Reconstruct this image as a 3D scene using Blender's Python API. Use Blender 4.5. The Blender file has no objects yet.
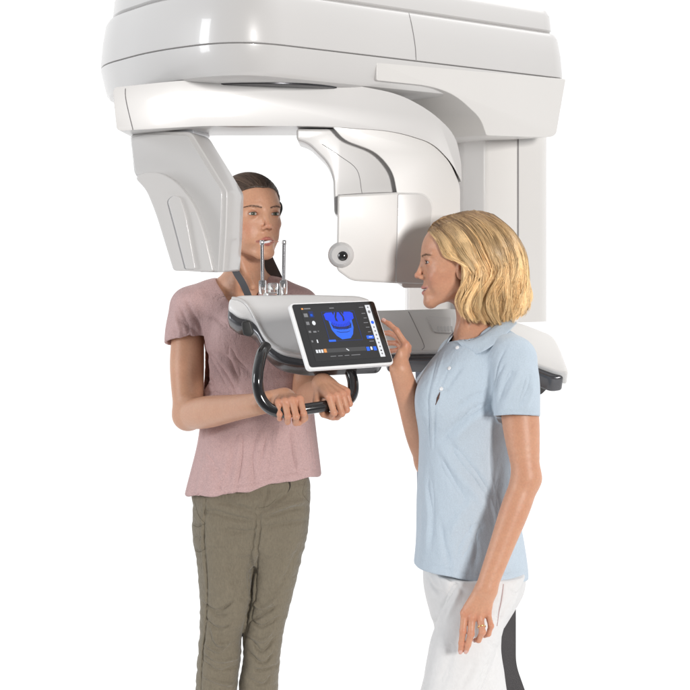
import bpy, bmesh, math, random
import numpy as np
from mathutils import Vector, Matrix
from mathutils.bvhtree import BVHTree

random.seed(4); RNG = np.random.default_rng(4)
S = bpy.context.scene
COL = S.collection
# ------------------------------------------------------------------ camera
F = 1579.0                      # focal length in pixels of a 690 px wide picture
CAM = Vector((0, -4.2, 1.5))
cd = bpy.data.cameras.new('camera'); cam = bpy.data.objects.new('camera', cd); COL.objects.link(cam)
cam.location = CAM; cam.rotation_euler = (math.radians(90), 0, 0)
cd.sensor_width = 36; cd.lens = F / 690 * 36; cd.shift_y = -95 / 690; cd.clip_start = .05; cd.clip_end = 200
S.camera = cam
S.render.resolution_x = S.render.resolution_y = 1024
# ------------------------------------------------------------------ world: white cyclorama hall, darker behind the camera
w = bpy.data.worlds.new('World'); S.world = w; w.use_nodes = True
nt = w.node_tree; nt.nodes.clear()
tc = nt.nodes.new('ShaderNodeTexCoord'); sp = nt.nodes.new('ShaderNodeSeparateXYZ')
rp = nt.nodes.new('ShaderNodeValToRGB'); bg = nt.nodes.new('ShaderNodeBackground'); wo = nt.nodes.new('ShaderNodeOutputWorld')
mr = nt.nodes.new('ShaderNodeMapRange')
mr.inputs['From Min'].default_value = -1; mr.inputs['From Max'].default_value = 1
nt.links.new(tc.outputs['Generated'], sp.inputs[0]); nt.links.new(sp.outputs['Y'], mr.inputs['Value'])
nt.links.new(mr.outputs[0], rp.inputs[0]); nt.links.new(rp.outputs[0], bg.inputs[0]); nt.links.new(bg.outputs[0], wo.inputs[0])
e = rp.color_ramp.elements
e[0].position = .0; e[0].color = (.10, .10, .103, 1)
e[1].position = .64; e[1].color = (1, 1, 1, 1)
k = e.new(.32); k.color = (.32, .32, .325, 1)
k = e.new(.50); k.color = (.84, .84, .85, 1)
bg.inputs['Strength'].default_value = 1.08
# ------------------------------------------------------------------ studio lamps
def area(name, loc, target, sx, sy, power, col=(1, 1, 1)):
    l = bpy.data.lights.new(name, 'AREA'); l.shape = 'RECTANGLE'; l.size = sx; l.size_y = sy; l.energy = power; l.color = col
    o = bpy.data.objects.new(name, l); COL.objects.link(o); o.location = loc
    o.rotation_euler = (Vector(target) - Vector(loc)).to_track_quat('-Z', 'Y').to_euler(); return o
area('key_softbox', (3.9, -7.9, 2.6), (0, -.2, 1.4), 1.2, 1.5, 540, (1, .975, .95))
area('fill_softbox', (-4.6, -1.8, 2.3), (0, -.2, 1.4), 1.0, 2.4, 95, (.95, .97, 1))
area('overhead_softbox', (1.2, 1.2, 4.4), (0.1, -.1, 1.2), 2.5, 2.5, 50)
S.view_settings.view_transform = 'Standard'; S.view_settings.look = 'None'; S.view_settings.exposure = .10; S.view_settings.gamma = 1

# ------------------------------------------------------------------ helpers
def P(px, py, y=0.0):
    d = y + 4.2
    return Vector(((px - 345) * d / F, y, 1.5 - (py - 250) * d / F))
def NP(px, py, y=0.0): return np.array(P(px, py, y))
def on_plane(px, py, o, n):
    d = P(px, py, 0) - CAM
    return CAM + d * ((Vector(o) - CAM).dot(n) / d.dot(n))
def mat(name, col, rough=.5, metal=0, coat=0, sss=0, bump=None, attr=False, emit=None, trans=0, noise=None, spec=.5, sheen=0):
    m = bpy.data.materials.new(name); m.use_nodes = True; n = m.node_tree; b = n.nodes['Principled BSDF']
    b.inputs['Base Color'].default_value = (*col, 1); b.inputs['Roughness'].default_value = rough
    b.inputs['Metallic'].default_value = metal; b.inputs['Coat Weight'].default_value = coat; b.inputs['Coat Roughness'].default_value = .06
    b.inputs['Specular IOR Level'].default_value = spec
    if sheen: b.inputs['Sheen Weight'].default_value = sheen; b.inputs['Sheen Roughness'].default_value = .4
    if sss:
        b.inputs['Subsurface Weight'].default_value = sss; b.inputs['Subsurface Radius'].default_value = (1, .35, .2); b.inputs['Subsurface Scale'].default_value = .008
    if trans: b.inputs['Transmission Weight'].default_value = trans
    if emit: b.inputs['Emission Color'].default_value = (*emit[:3], 1); b.inputs['Emission Strength'].default_value = emit[3]
    src = None
    if attr:
        a = n.nodes.new('ShaderNodeAttribute'); a.attribute_name = 'Col'; src = a.outputs['Color']; n.links.new(src, b.inputs['Base Color'])
    tcn = n.nodes.new('ShaderNodeTexCoord')
    if noise:                     # (scale, amount[, stretch])
        t = n.nodes.new('ShaderNodeTexNoise'); t.inputs['Scale'].default_value = noise[0]; t.inputs['Detail'].default_value = 5
        mp = n.nodes.new('ShaderNodeMapping'); mp.inputs['Scale'].default_value = noise[2] if len(noise) > 2 else (1, 1, 1)
        n.links.new(tcn.outputs['Object'], mp.inputs[0]); n.links.new(mp.outputs[0], t.inputs['Vector'])
        g = n.nodes.new('ShaderNodeMapRange'); g.inputs['From Min'].default_value = .3; g.inputs['From Max'].default_value = .7
        g.inputs['To Min'].default_value = 1 - noise[1]; g.inputs['To Max'].default_value = 1 + noise[1]
        n.links.new(t.outputs[0], g.inputs[0])
        v = n.nodes.new('ShaderNodeVectorMath'); v.operation = 'SCALE'
        if src: n.links.new(src, v.inputs[0])
        else: v.inputs[0].default_value = col
        n.links.new(g.outputs[0], v.inputs['Scale']); n.links.new(v.outputs[0], b.inputs['Base Color'])
    if bump:                      # list of (scale, strength, stretch)
        prev = None
        for sc, st, stretch in bump:
            t = n.nodes.new('ShaderNodeTexNoise'); t.inputs['Scale'].default_value = sc; t.inputs['Detail'].default_value = 3
            mp = n.nodes.new('ShaderNodeMapping'); mp.inputs['Scale'].default_value = stretch
            n.links.new(tcn.outputs['Object'], mp.inputs[0]); n.links.new(mp.outputs[0], t.inputs['Vector'])
            bu = n.nodes.new('ShaderNodeBump'); bu.inputs['Strength'].default_value = 1; bu.inputs['Distance'].default_value = st
            n.links.new(t.outputs[0], bu.inputs['Height'])
            if prev: n.links.new(prev, bu.inputs['Normal'])
            prev = bu.outputs[0]
        n.links.new(prev, b.inputs['Normal'])
    return m
def link(name, me, m, parent=None, smooth=None):
    o = bpy.data.objects.new(name, me); COL.objects.link(o)
    if m: me.materials.append(m)
    if parent is not None: o.parent = parent
    if smooth is not None and len(me.polygons):
        me.polygons.foreach_set('use_smooth', [True] * len(me.polygons))
        if smooth < 180: me.set_sharp_from_angle(angle=math.radians(smooth))
    return o
def mesh(name, v, f, m, parent=None, smooth=35):
    me = bpy.data.meshes.new(name); me.from_pydata([tuple(map(float, p)) for p in v], [], [tuple(map(int, q)) for q in f]); me.update()
    return link(name, me, m, parent, smooth)
def bevel(o, w, seg=4, ang=30):
    b = o.modifiers.new('b', 'BEVEL'); b.width = w; b.segments = seg; b.limit_method = 'ANGLE'; b.angle_limit = math.radians(ang); b.harden_normals = False
    return o
def round_poly(pts, r=None, n=6):
    """round the corners of a closed 2-D outline; a point may carry its own radius as 3rd value"""
    out = []; N = len(pts)
    for i in range(N):
        p = np.array(pts[i][:2], float); rr = pts[i][2] if len(pts[i]) > 2 else (r or 0)
        a = np.array(pts[i - 1][:2], float) - p; b = np.array(pts[(i + 1) % N][:2], float) - p
        la, lb = np.linalg.norm(a), np.linalg.norm(b)
        if rr <= 0: out.append(p); continue
        t = min(rr, la * .48, lb * .48); A = p + a / la * t; B = p + b / lb * t
        for k in range(n + 1):
            s = k / n; out.append((1 - s) ** 2 * A + 2 * s * (1 - s) * p + s * s * B)
    return out
def prism(name, outline, o, n, depth, m, parent, bev=.01, r=4, seg=4, smooth=40, front=0.0, ext=None):
    """outline: photo-space points seen on the plane (o, n); extruded backwards from there by depth"""
    n = Vector(n).normalized(); pts = round_poly(outline, r)
    fr = [on_plane(p[0], p[1], o, n) for p in pts]
    if n.dot(CAM - Vector(o)) < 0: n = -n
    fr = [p + n * front for p in fr]; bk = [p + (Vector(ext) if ext else -n) * depth for p in fr]
    N = len(fr); v = fr + bk
    f = [list(range(N)), list(range(2 * N - 1, N - 1, -1))] + [[i, i + N, (i + 1) % N + N, (i + 1) % N] for i in range(N)]
    ob = mesh(name, v, f, m, parent, smooth)
    bm = bmesh.new(); bm.from_mesh(ob.data); bmesh.ops.recalc_face_normals(bm, faces=bm.faces)
    if bev:
        es = [e for e in bm.edges if len(e.link_faces) == 2 and (len(e.link_faces[0].verts) > 4) != (len(e.link_faces[1].verts) > 4)]
        bmesh.ops.bevel(bm, geom=es, offset=bev, segments=seg, profile=.5, affect='EDGES', clamp_overlap=True)
    bm.to_mesh(ob.data); bm.free()
    ob.data.polygons.foreach_set('use_smooth', [True] * len(ob.data.polygons)); ob.data.set_sharp_from_angle(angle=math.radians(smooth))
    return ob
def catmull(pts, per=8):
    p = np.array(pts, float); q = np.vstack([2 * p[0] - p[1], p, 2 * p[-1] - p[-2]]); out = []
    for i in range(1, len(q) - 2):
        for k in range(per):
            t = k / per; a, b, c, d = q[i - 1:i + 3]
            out.append(.5 * (2 * b + (c - a) * t + (2 * a - 5 * b + 4 * c - d) * t * t + (3 * b - a - 3 * c + d) * t ** 3))
    out.append(p[-1]); return np.array(out)
def tube(name, pts, r, m, parent, seg=12, per=8, smooth=60, closed=False):
    p = catmull(pts, per) if per else np.array(pts, float); n = len(p)
    rr = np.interp(np.linspace(0, 1, n), np.linspace(0, 1, len(r)), r) if hasattr(r, '__len__') else np.full(n, r)
    t = np.gradient(p, axis=0); t /= np.linalg.norm(t, axis=1)[:, None]
    u = np.cross(t[0], [0.1, .2, 1.]); u /= np.linalg.norm(u); v = []
    for i in range(n):
        u = u - t[i] * u.dot(t[i]); u /= np.linalg.norm(u); w_ = np.cross(t[i], u)
        for k in range(seg):
            a = 2 * math.pi * k / seg; v.append(p[i] + rr[i] * (math.cos(a) * u + math.sin(a) * w_))
    f = [[i * seg + k, i * seg + (k + 1) % seg, (i + 1) * seg + (k + 1) % seg, (i + 1) * seg + k] for i in range(n - 1) for k in range(seg)]
    f += [list(range(seg))[::-1], [(n - 1) * seg + k for k in range(seg)]]
    return mesh(name, v, f, m, parent, smooth)
def lathe(name, prof, c, axis, m, parent, seg=32, smooth=40):
    """prof: (radius, height along axis) pairs"""
    axis = Vector(axis).normalized(); q = axis.to_track_quat('Z', 'Y'); v = []
    for r, h in prof:
        for k in range(seg):
            a = 2 * math.pi * k / seg; v.append(Vector(c) + q @ Vector((r * math.cos(a), r * math.sin(a), h)))
    n = len(prof)
    f = [[i * seg + k, i * seg + (k + 1) % seg, (i + 1) * seg + (k + 1) % seg, (i + 1) * seg + k] for i in range(n - 1) for k in range(seg)]
    f += [list(range(seg))[::-1], [(n - 1) * seg + k for k in range(seg)]]
    return mesh(name, v, f, m, parent, smooth)
def loft(name, rings, m, parent, smooth=40, sub=0):
    n = len(rings[0]); v = [p for r in rings for p in r]
    f = [[i * n + k, i * n + (k + 1) % n, (i + 1) * n + (k + 1) % n, (i + 1) * n + k] for i in range(len(rings) - 1) for k in range(n)]
    f += [list(range(n))[::-1], [(len(rings) - 1) * n + k for k in range(n)]]
    ob = mesh(name, v, f, m, parent, smooth)
    bm = bmesh.new(); bm.from_mesh(ob.data); bmesh.ops.recalc_face_normals(bm, faces=bm.faces); bm.to_mesh(ob.data); bm.free()
    ob.data.polygons.foreach_set('use_smooth', [True] * len(ob.data.polygons)); ob.data.set_sharp_from_angle(angle=math.radians(smooth))
    if sub: s = ob.modifiers.new('s', 'SUBSURF'); s.levels = s.render_levels = sub
    return ob
def bvh(obs):
    dg = bpy.context.evaluated_depsgraph_get(); V = []; Fc = []
    for o in obs:
        me = o.evaluated_get(dg).to_mesh(); b = len(V); V += [v.co.copy() for v in me.vertices]; Fc += [[b + i for i in p.vertices] for p in me.polygons]
        o.evaluated_get(dg).to_mesh_clear()
    return BVHTree.FromPolygons(V, Fc)
def hit(b, px, py):
    d = (P(px, py, 0) - CAM).normalized(); return b.ray_cast(CAM, d)[:2]
def curve_on(b, pts, per=6, lift=0.0):
    out = []
    for q in catmull([(*p,) for p in pts], per):
        l, n = hit(b, q[0], q[1])
        if l is not None: out.append(np.array(l) + np.array(n) * lift)
    return out
def seam(name, b, pts, r, m, parent, per=5, lift=0.0, seg=5):
    p = curve_on(b, pts, per, lift)
    return tube(name, p, r, m, parent, seg=seg, per=0) if len(p) > 1 else None
def tag(o, label, cat, group=None, kind=None):
    if label: o['label'] = label
    if cat: o['category'] = cat
    if group: o['group'] = group
    if kind: o['kind'] = kind
    return o

# ------------------------------------------------------------------ materials
WHITE = mat('white gloss plastic', (.58, .57, .56), .34, coat=.35, noise=(2.5, .015))
WHITE2 = mat('warm white plastic', (.66, .645, .625), .36, coat=.2, noise=(2.5, .02))
GREYP = mat('light grey plastic', (.55, .545, .54), .28, coat=.4, noise=(3, .02))
COOL = mat('cool white plastic', (.58, .59, .62), .25, coat=.4)
SEAM = mat('dark grey seam', (.22, .21, .21), .6)  # dark grey of the panel joint strips
GUN = mat('gunmetal trim', (.10, .10, .107), .25, metal=.6, coat=.3, noise=(30, .05))
CHIN = mat('light glossy shelf plastic', (.70, .695, .69), .3, coat=.35, noise=(3, .02))
DARK = mat('charcoal metal', (.038, .034, .036), .55, noise=(14, .1), bump=[(300, .0004, (1, 1, 1))])
BLUEG = mat('slate blue grey column', (.30, .34, .42), .45)
BLACK = mat('black gloss tube', (.012, .012, .013), .16, coat=.8, noise=(20, .2))
RUBBER = mat('black rubber', (.02, .02, .02), .5)
CHROME = mat('chrome', (.75, .75, .76), .12, metal=1)
ROD = mat('brushed rod', (.22, .22, .23), .25, metal=.8, coat=.5)
CLEAR = mat('clear acrylic', (.95, .97, .97), .04, trans=.93)
# ------------------------------------------------------------------ setting
fl = mesh('floor', [(.1 + 1.45 * math.cos(a), -.45 + 1.45 * math.sin(a), 0) for a in np.linspace(0, 2 * math.pi, 97)[:-1]], [list(range(96))], mat('white studio floor', (.93, .93, .93), .6, noise=(1, .01)))
tag(fl, None, None, kind='structure')
# ================================================================== dental x-ray unit
unit = bpy.data.objects.new('dental_xray_unit', None); COL.objects.link(unit); unit.location = (.33, .35, 0)
tag(unit, 'large glossy white panoramic dental x-ray unit with rotating arm, column and touchscreen', 'x-ray unit')
bpy.context.view_layer.update()
class _U: pass
UI = unit.matrix_world.inverted()
def fix(o, parent=None):
    if o is not None:
        o.parent = parent or unit
        o.matrix_parent_inverse = unit.matrix_world.inverted()
    return o
# --- overhead housing: plan outline turned about 42 degrees, its front corner left of centre
plan = [(-.62, -.20, .10), (-.445, -.50, .16), (-.235, -.68, .16), (.605, .12, .05), (.50, .62, .1), (-.20, .66, .1), (-.66, .10, .12)]
def ring(inset, z, tilt=0.0):
    pts = np.array(round_poly(plan, n=8)); nn = len(pts)
    t = np.roll(pts, -1, 0) - np.roll(pts, 1, 0); t /= np.linalg.norm(t, axis=1)[:, None]
    nrm = np.stack([t[:, 1], -t[:, 0]], 1)
    q = pts - nrm * inset
    return [(a, b, z) for a, b in q]
def shell(name, prof, m, parent=None):
    return fix(loft(name, [ring(i, z) for i, z in prof], m, unit, smooth=28))
shell('lower_housing', [(.10, 1.891), (.035, 1.893), (.022, 1.897), (.014, 1.906), (.0, 1.962), (.0, 1.966), (.003, 1.9675)], WHITE)
shell('seam_gap', [(.006, 1.9660), (.006, 1.9705)], SEAM)
ov = shell('upper_housing', [(.003, 1.9688), (0, 1.970), (-.001, 1.975), (.004, 2.03), (.012, 2.075), (.020, 2.088), (.032, 2.094), (.05, 2.096)], WHITE)
shell('top_cover', [(.05, 2.09), (.034, 2.0965), (.030, 2.101), (.034, 2.14), (.044, 2.156), (.07, 2.162), (.2, 2.166)], WHITE)
# --- bracket arching from the housing down to the column (same oblique face)
pn = Vector((.72, -.765, 0)).normalized(); po = Vector((-.16, -.60, 1.9)); pn = Vector((.72, -.765, 0)).normalized()
d_ = Vector((.605 + .16, .12 + .60, 0)).normalized(); pn = Vector((d_.y, -d_.x, 0))
br = fix(prism('column_bracket', [(376, 62, 1), (565, 79, 2), (565, 81, 4), (555.5, 136, 7), (545, 137.5, 3), (486, 135.5, 2), (480, 118, 20), (455, 95, 25), (430, 86, 20), (376, 80.5, 2)],
        po, pn, .42, WHITE2, unit, bev=.003, r=4, smooth=30, front=.002))
# --- column
def vprism(name, plan_pts, z0, z1, m, r=.02, parent=None, bev=.004):
    pts = round_poly(plan_pts, r)
    return fix(loft(name, [[(a, b, z) for a, b in pts] for z in (z0, z1)], m, unit, smooth=30))
vprism('upper_column', [(.385, .155), (.478, .155, .004), (.566, .21, .03), (.566, .55), (.18, .55), (.18, .36, .01), (.325, .33, .01), (.335, .25, .01)], 1.30, 1.86, WHITE2, .012)
vprism('column_joint', [(.475, .1535, .001), (.4795, .1535, .001), (.4795, .158, .001), (.475, .158, .001)], 1.32, 1.82, SEAM, 0)
LC = fix(prism('lower_column', [(440, 330), (516, 330), (516, 665, 10), (527, 696, 6), (560, 790, 6), (566, 818, 2), (400, 818, 2), (442, 700, 6)], (0, .22, 0), (0, -1, 0), .32, DARK, unit, bev=.01, r=2))
fix(prism('column_face_panel', [(415, 332), (442, 332), (442, 540), (418, 540)], (0, .20, 0), (0, -1, 0), .015, BLUEG, unit, bev=.003, r=1))
# --- bearing between housing and arm
fix(lathe('rotary_bearing', [(.02, 0), (.205, 0), (.21, .002), (.21, .008), (.02, .009)], (-.205, -.30, 1.8875), (0, 0, 1), mat('dark bearing metal', (.05, .05, .055), .25, metal=.7), unit, 64))
# --- rotating arm: rounded beam dropping on the right into the tube head leg
an = Vector((.34, -1, 0)).normalized(); ao = (-.17, -.45, 0)
arm = fix(prism('rotating_arm', [(112.5, 87.5, 6), (184, 80, 20), (260, 80, 20), (350, 84, 30), (400, 94, 30), (432, 112, 14), (456, 135, 16), (461.5, 165, 10), (461.5, 182, 1),
        (452, 163, 10), (433, 143, 12), (395, 131, 20), (320, 126, 20), (203, 126, 10), (117, 131, 5)], ao, an, .31, WHITE, unit, ext=(0, 1, 0), bev=.012, r=8, seg=5, smooth=35))
leg = fix(prism('tube_leg', [(331, 124, 3), (395, 128, 16), (430, 139, 14), (450, 160, 12), (461, 185, 8), (461, 288, 3), (403, 288, 3), (399, 200, 3), (394, 172, 10), (378, 152, 14), (345, 140, 8)],
        ao, an, .34, WHITE2, unit, front=-.006, ext=(0, 1, 0), bev=.008, r=6, seg=5))
inn = fix(prism('inner_arch', [(300, 128, 3), (345, 128, 3), (390, 140, 10), (399, 160, 10), (402, 190, 4), (402, 215), (338, 215), (337, 177, 8), (331, 162, 10), (312, 143, 14), (300, 139, 3)],
        ao, an, .24, WHITE, unit, front=-.028, ext=(0, 1, 0), bev=.006, r=5, seg=4))
tub = fix(prism('tube_head', [(338, 195, 3), (398, 192, 3), (425, 192.5, 8), (434, 203, 8), (428, 284, 3), (418, 284.5, 2), (352, 281, 6), (337, 270, 4)],
        ao, an, .28, WHITE2, unit, front=-.003, ext=(.02, 1, 0), bev=.006, r=4, seg=5))
fix(prism('head_side_panel', [(398, 193.5, 3), (424, 194, 8), (432.5, 204, 8), (427, 283, 2), (419, 283.5, 2), (396, 282.5, 2)], ao, an, .02, mat('warm grey plastic', (.60, .585, .57), .3, coat=.3), unit, bev=.002, r=3, front=-.0005))
lz = fix(lathe('laser_housing', [(.001, .0), (.022, .0), (.027, .006), (.031, .02), (.032, .05)], P(341, 255, -.415), (0, 1, 0), WHITE, unit, 32))
fix(lathe('lens', [(.0005, -.004), (.008, -.003), (.012, 0), (.0125, .01)], P(342.5, 256, -.437), (0, 1, 0), BLACK, unit, 24), lz) if False else fix(lathe('lens', [(.0005, -.005), (.007, -.004), (.0115, 0), (.012, .01)], P(343, 256, -.418), (0, 1, 0), BLACK, unit, 24))
# --- sensor head on the left
so = (0, -.55, 0); sn = Vector((-.16, -1, 0))
sen = fix(prism('sensor_head', [(130, 135, 4), (146, 131, 3), (191, 131.5, 6), (228, 191.5, 4), (227, 230, 20), (224, 272, 2), (216, 272.5, 2), (186, 271, 3), (150, 190, 12), (134, 174, 5)],
        (0, -.52, 0), sn, .17, WHITE, unit, bev=.006, r=4, seg=4))
fix(prism('sensor_front_panel', [(131, 138, 4), (146, 134, 3), (188, 135, 3), (223, 192, 4), (222, 225, 10), (219.5, 271.5, 2), (200, 272, 2), (152, 190, 12), (135.5, 173, 5)],
        (0, -.52, 0), sn, .02, GREYP, unit, bev=.003, r=3, front=.007))
bul = fix(prism('grip_fairing', [(137, 177, 8), (158, 171, 10), (178, 180, 12), (197, 203, 14), (209, 236, 16), (217, 271.5, 3), (177, 270.5, 3), (160, 215, 10), (150, 190, 8)],
        (0, -.52, 0), sn, .03, WHITE, unit, bev=.016, r=8, seg=6, front=.034))
fix(prism('grip_rib', [(172, 201, 5), (178, 195.5, 5), (184, 197, 5), (190, 214, 8), (200, 269, 2), (190, 269, 2), (180, 230, 8)],
        (0, -.52, 0), sn, .02, WHITE, unit, bev=.009, r=4, seg=5, front=.041))
fix(prism('mounting_collar', [(136, 127, 2), (192, 125, 2), (194, 133.5, 2), (136, 136, 2)], (0, -.48, 0), sn, .16, COOL, unit, bev=.003, r=2))
mb = bvh([ov, br, arm, leg, tub, sen, inn])
for nm, pts, r in [('panel_seam', [(405, 0), (411, 22), (415, 45), (416, 60)], .0014), ('panel_seam', [(375, 57), (374, 70), (373, 80)], .0014),
                   ('panel_seam', [(125.5, 86), (126, 100), (133, 130)], .0013),
                   ('panel_seam', [(322, 144), (340, 156), (357, 170), (362, 193)], .0009),
                   ('panel_seam', [(338, 195), (370, 193), (398, 192.2)], .0009)]:
    fix(seam(nm, mb, pts, r, SEAM, unit, lift=-.0002))
# --- chin rest carriage
tn = Vector((0, -.80, .60)).normalized(); to = (0, -.42, 1.26)
outl = [(229, 298, 3), (240, 294, 4), (300, 293, 30), (359, 294.5, 8), (372, 299, 6), (381, 318, 8), (385, 340, 6), (380, 354, 6), (307, 357, 12), (280, 352, 10), (265, 339, 8), (256, 322, 8), (250, 317, 6), (238, 315, 5), (228, 307, 3)]
chin = fix(prism('chin_carriage', outl, to, tn, .045, CHIN, unit, bev=.010, r=6, seg=5))
rim = [(p[0] + (0 if p[0] < 320 else 1), p[1], p[2]) for p in outl]
fix(prism('carriage_trim', [(x - 1.0 if x < 300 else x + 0, y + (6.5 if y > 303 else 1), r) for x, y, r in outl], to, tn, .05, GUN, unit, bev=.010, r=6, seg=4, front=-.014))
cb = bvh([chin])
fix(tube('carriage_rim', curve_on(cb, [(231, 298.5), (240, 300), (248, 306), (257, 321), (266, 337), (277, 347), (292, 351.5), (306, 353)], 6, .0012), .0045, WHITE, unit, per=0))
fix(prism('release_lever', [(241, 322, 3), (250, 320, 3), (254, 334, 3), (249, 337, 3), (243, 335, 3)], (0, -.47, 0), (0, -1, 0), .02, RUBBER, unit, bev=.004, r=3))
# carriage arm running back to the column
tn2 = Vector((.0, -.62, .78)).normalized(); to2 = (0, -.12, 1.33)
carm = fix(prism('carriage_arm', [(372, 310, 5), (455, 308, 8), (522, 323, 8), (553, 335, 8), (560, 348, 10), (569, 373, 4), (556, 371, 10), (532, 362, 8), (440, 350.5, 8), (388, 351, 4)], to2, tn2, .04, mat('satin shelf plastic', (.63, .62, .605), .4, coat=.15), unit, bev=.008, r=5, seg=5))
fix(prism('arm_trim', [(374, 314, 5), (455, 312, 8), (522, 328, 8), (551, 341, 8), (565, 373, 4), (553, 375, 10), (532, 366.5, 8), (440, 355, 8), (388, 355.5, 4)], to2, tn2, .05, GUN, unit, bev=.008, r=5, seg=4, front=-.012))
fix(prism('arm_bracket', [(536, 366, 2), (559, 375, 3), (553, 383, 3), (541, 395, 3), (528, 395, 2)], (0, .12, 0), (0, -1, 0), .2, RUBBER, unit, bev=.004, r=2))
ab = bvh([carm])
fix(seam('panel_seam', ab, [(407, 308.6), (416, 327), (424, 345), (422, 350)], .0011, SEAM, unit, per=6, lift=-.0002))
gr = fix(prism('speaker_recess', [(426, 316, 2), (452, 318, 3), (452, 334, 3), (434, 333, 3)], to2, tn2, .006, WHITE, unit, bev=.002, r=3, front=.003))
for j in range(5):
    fix(prism('speaker_slot', [(437 + j * 3.3, 327, 1), (439 + j * 3.3, 327, 1), (440 + j * 3.3, 332, 1), (438 + j * 3.3, 332, 1)], to2, tn2, .004, mat('pale slot', (.5, .5, .5), .5) if j == 0 else bpy.data.materials['pale slot'], unit, bev=0, r=.5, front=.0036))
# --- handle
HB = -.50
BAR = [P(275, 414, HB), P(330, 405.5, HB + .03)]
hp = [P(266, 346, -.44), P(261, 356, HB + .03), P(257.5, 378, HB), P(260, 396, HB), P(269, 408, HB), P(283, 412.5, HB), P(303, 409.5, HB + .01), P(326, 406, HB + .03), P(342, 403.5, HB + .05), P(351.5, 396, HB + .07), P(353, 383, HB + .09), P(349, 368, HB + .11), P(343, 352, HB + .13)]
fix(tube('handlebar', hp, .0135, BLACK, unit, seg=20, per=8))
# --- head supports and bite block
for (a, b_, y) in [((262, 243), (262.5, 287), -.30), ((284, 243), (283.5, 287), -.30)]:
    q = fix(tube('support_rod', [P(*a, y), P((a[0] + b_[0]) / 2, 265, y), P(*b_, y)], .0042, ROD, unit, seg=12, per=4))
    fix(lathe('rod_tip', [(.0048, 0), (.0055, .002), (.0055, .010), (.0045, .012), (.001, .0125)], P(a[0], a[1] + 2, y), (0, 0, 1), CHROME, unit, 16))
    fix(lathe('rod_socket', [(.009, 0), (.0095, .003), (.0095, .030), (.008, .034)], P(b_[0], 294, y), (0, 0, 1), CLEAR, unit, 20))
fix(lathe('bite_holder', [(.020, 0), (.024, .004), (.024, .014), (.013, .017), (.013, .038), (.011, .040)], P(273, 299, -.30), (0, 0, 1), CLEAR, unit, 32))
fix(prism('holder_bridge', [(262, 284, 2), (284, 284, 2), (284, 290, 2), (262, 290, 2)], (0, -.31, 0), (0, -1, 0), .012, CLEAR, unit, bev=.003, r=2))
fix(lathe('holder_screw', [(.006, 0), (.0065, .003), (.006, .03)], P(279, 296, -.315), (0, 0, 1), CHROME, unit, 16))
fix(tube('bite_block', [P(262, 243, -.30), P(266, 242, -.25), P(268.5, 241.5, -.20), P(271, 241.3, -.16)], [.0022, .0030, .0034, .002], mat('white bite plastic', (.62, .62, .64), .15, coat=.6), unit, seg=12, per=6))
fix(tube('bite_rod', [P(268, 241.6, -.20), P(274, 241.6, -.19), P(278.5, 241.8, -.18)], .0011, mat('tinted rod', (.45, .22, .17), .3), unit, seg=8, per=3))
# --- touchscreen on the carriage
ta, tb, tg = -.508, .557, -.019
Rt = (Matrix.Rotation(tb, 3, 'Z') @ Matrix.Rotation(ta, 3, 'X') @ Matrix.Rotation(tg, 3, 'Y'))
To = Vector((-.006, -.58, 1.308))
def tp(u, v, h=0): return To + Rt @ Vector((u, -h, v))        # u right, v up, h out of the glass
def tplate(name, outline, h0, h1, m, parent, bev=.0, r=.0):
    pts = round_poly(outline, r); N = len(pts)
    v = [tp(p[0], p[1], h1) for p in pts] + [tp(p[0], p[1], h0) for p in pts]
    f = [list(range(N))[::-1], list(range(N, 2 * N))] + [[i, (i + 1) % N, (i + 1) % N + N, i + N] for i in range(N)]
    o = mesh(name, v, f, m, parent, 40); bm = bmesh.new(); bm.from_mesh(o.data); bmesh.ops.recalc_face_normals(bm, faces=bm.faces)
    if bev: bmesh.ops.bevel(bm, geom=[e for e in bm.edges if len(e.link_faces) == 2 and (len(e.link_faces[0].verts) > 4) != (len(e.link_faces[1].verts) > 4)], offset=bev, segments=4, profile=.5, affect='EDGES')
    bm.to_mesh(o.data); bm.free(); o.data.polygons.foreach_set('use_smooth', [True] * len(o.data.polygons)); o.data.set_sharp_from_angle(angle=math.radians(40))
    return fix(o)
def rc(x0, y0, x1, y1): return [(x0, y0), (x1, y0), (x1, y1), (x0, y1)]
W2, H2 = .1165, .084
scr = tplate('touchscreen', rc(-W2, -H2, W2, H2), -.014, 0, mat('white bezel', (.82, .82, .82), .2, coat=.5), unit, bev=.004, r=.012)
def sub(name, outline, h, m, r=0):
    o = tplate(name, outline, h - .0004, h, m, unit, r=r); o.parent = scr; o.matrix_parent_inverse = Matrix.Identity(4); return o
GLASS = mat('black screen glass', (.006, .006, .007), .08, coat=.6)
def lit(n, c, s=1.0): return mat(n, (.01, .01, .01), .25, emit=(*c, s))
L_BG, L_BLUE, L_WH, L_OR, L_GR = lit('lit grey', (.017, .017, .018)), lit('lit blue', (.008, .06, .85)), lit('lit white', (.80, .82, .85)), lit('lit orange', (.85, .35, .1)), lit('lit dim', (.22, .22, .23))
L_BLUE2 = lit('lit pale blue', (.02, .15, .95)); L_DB = lit('lit dark blue', (.006, .02, .12))
sub('screen_glass', rc(-.1115, -.079, .1125, .0795), .0006, GLASS, .008)
sub('display', rc(-.092, -.066, .101, .072), .0010, L_BG)
def jaw(pts): return [(x * .0013, y * .0013) for x, y in pts]
cx, cy = .004, .022
J = lambda pts: [(cx + x * 1.16, cy + y * .96) for x, y in pts]
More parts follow.
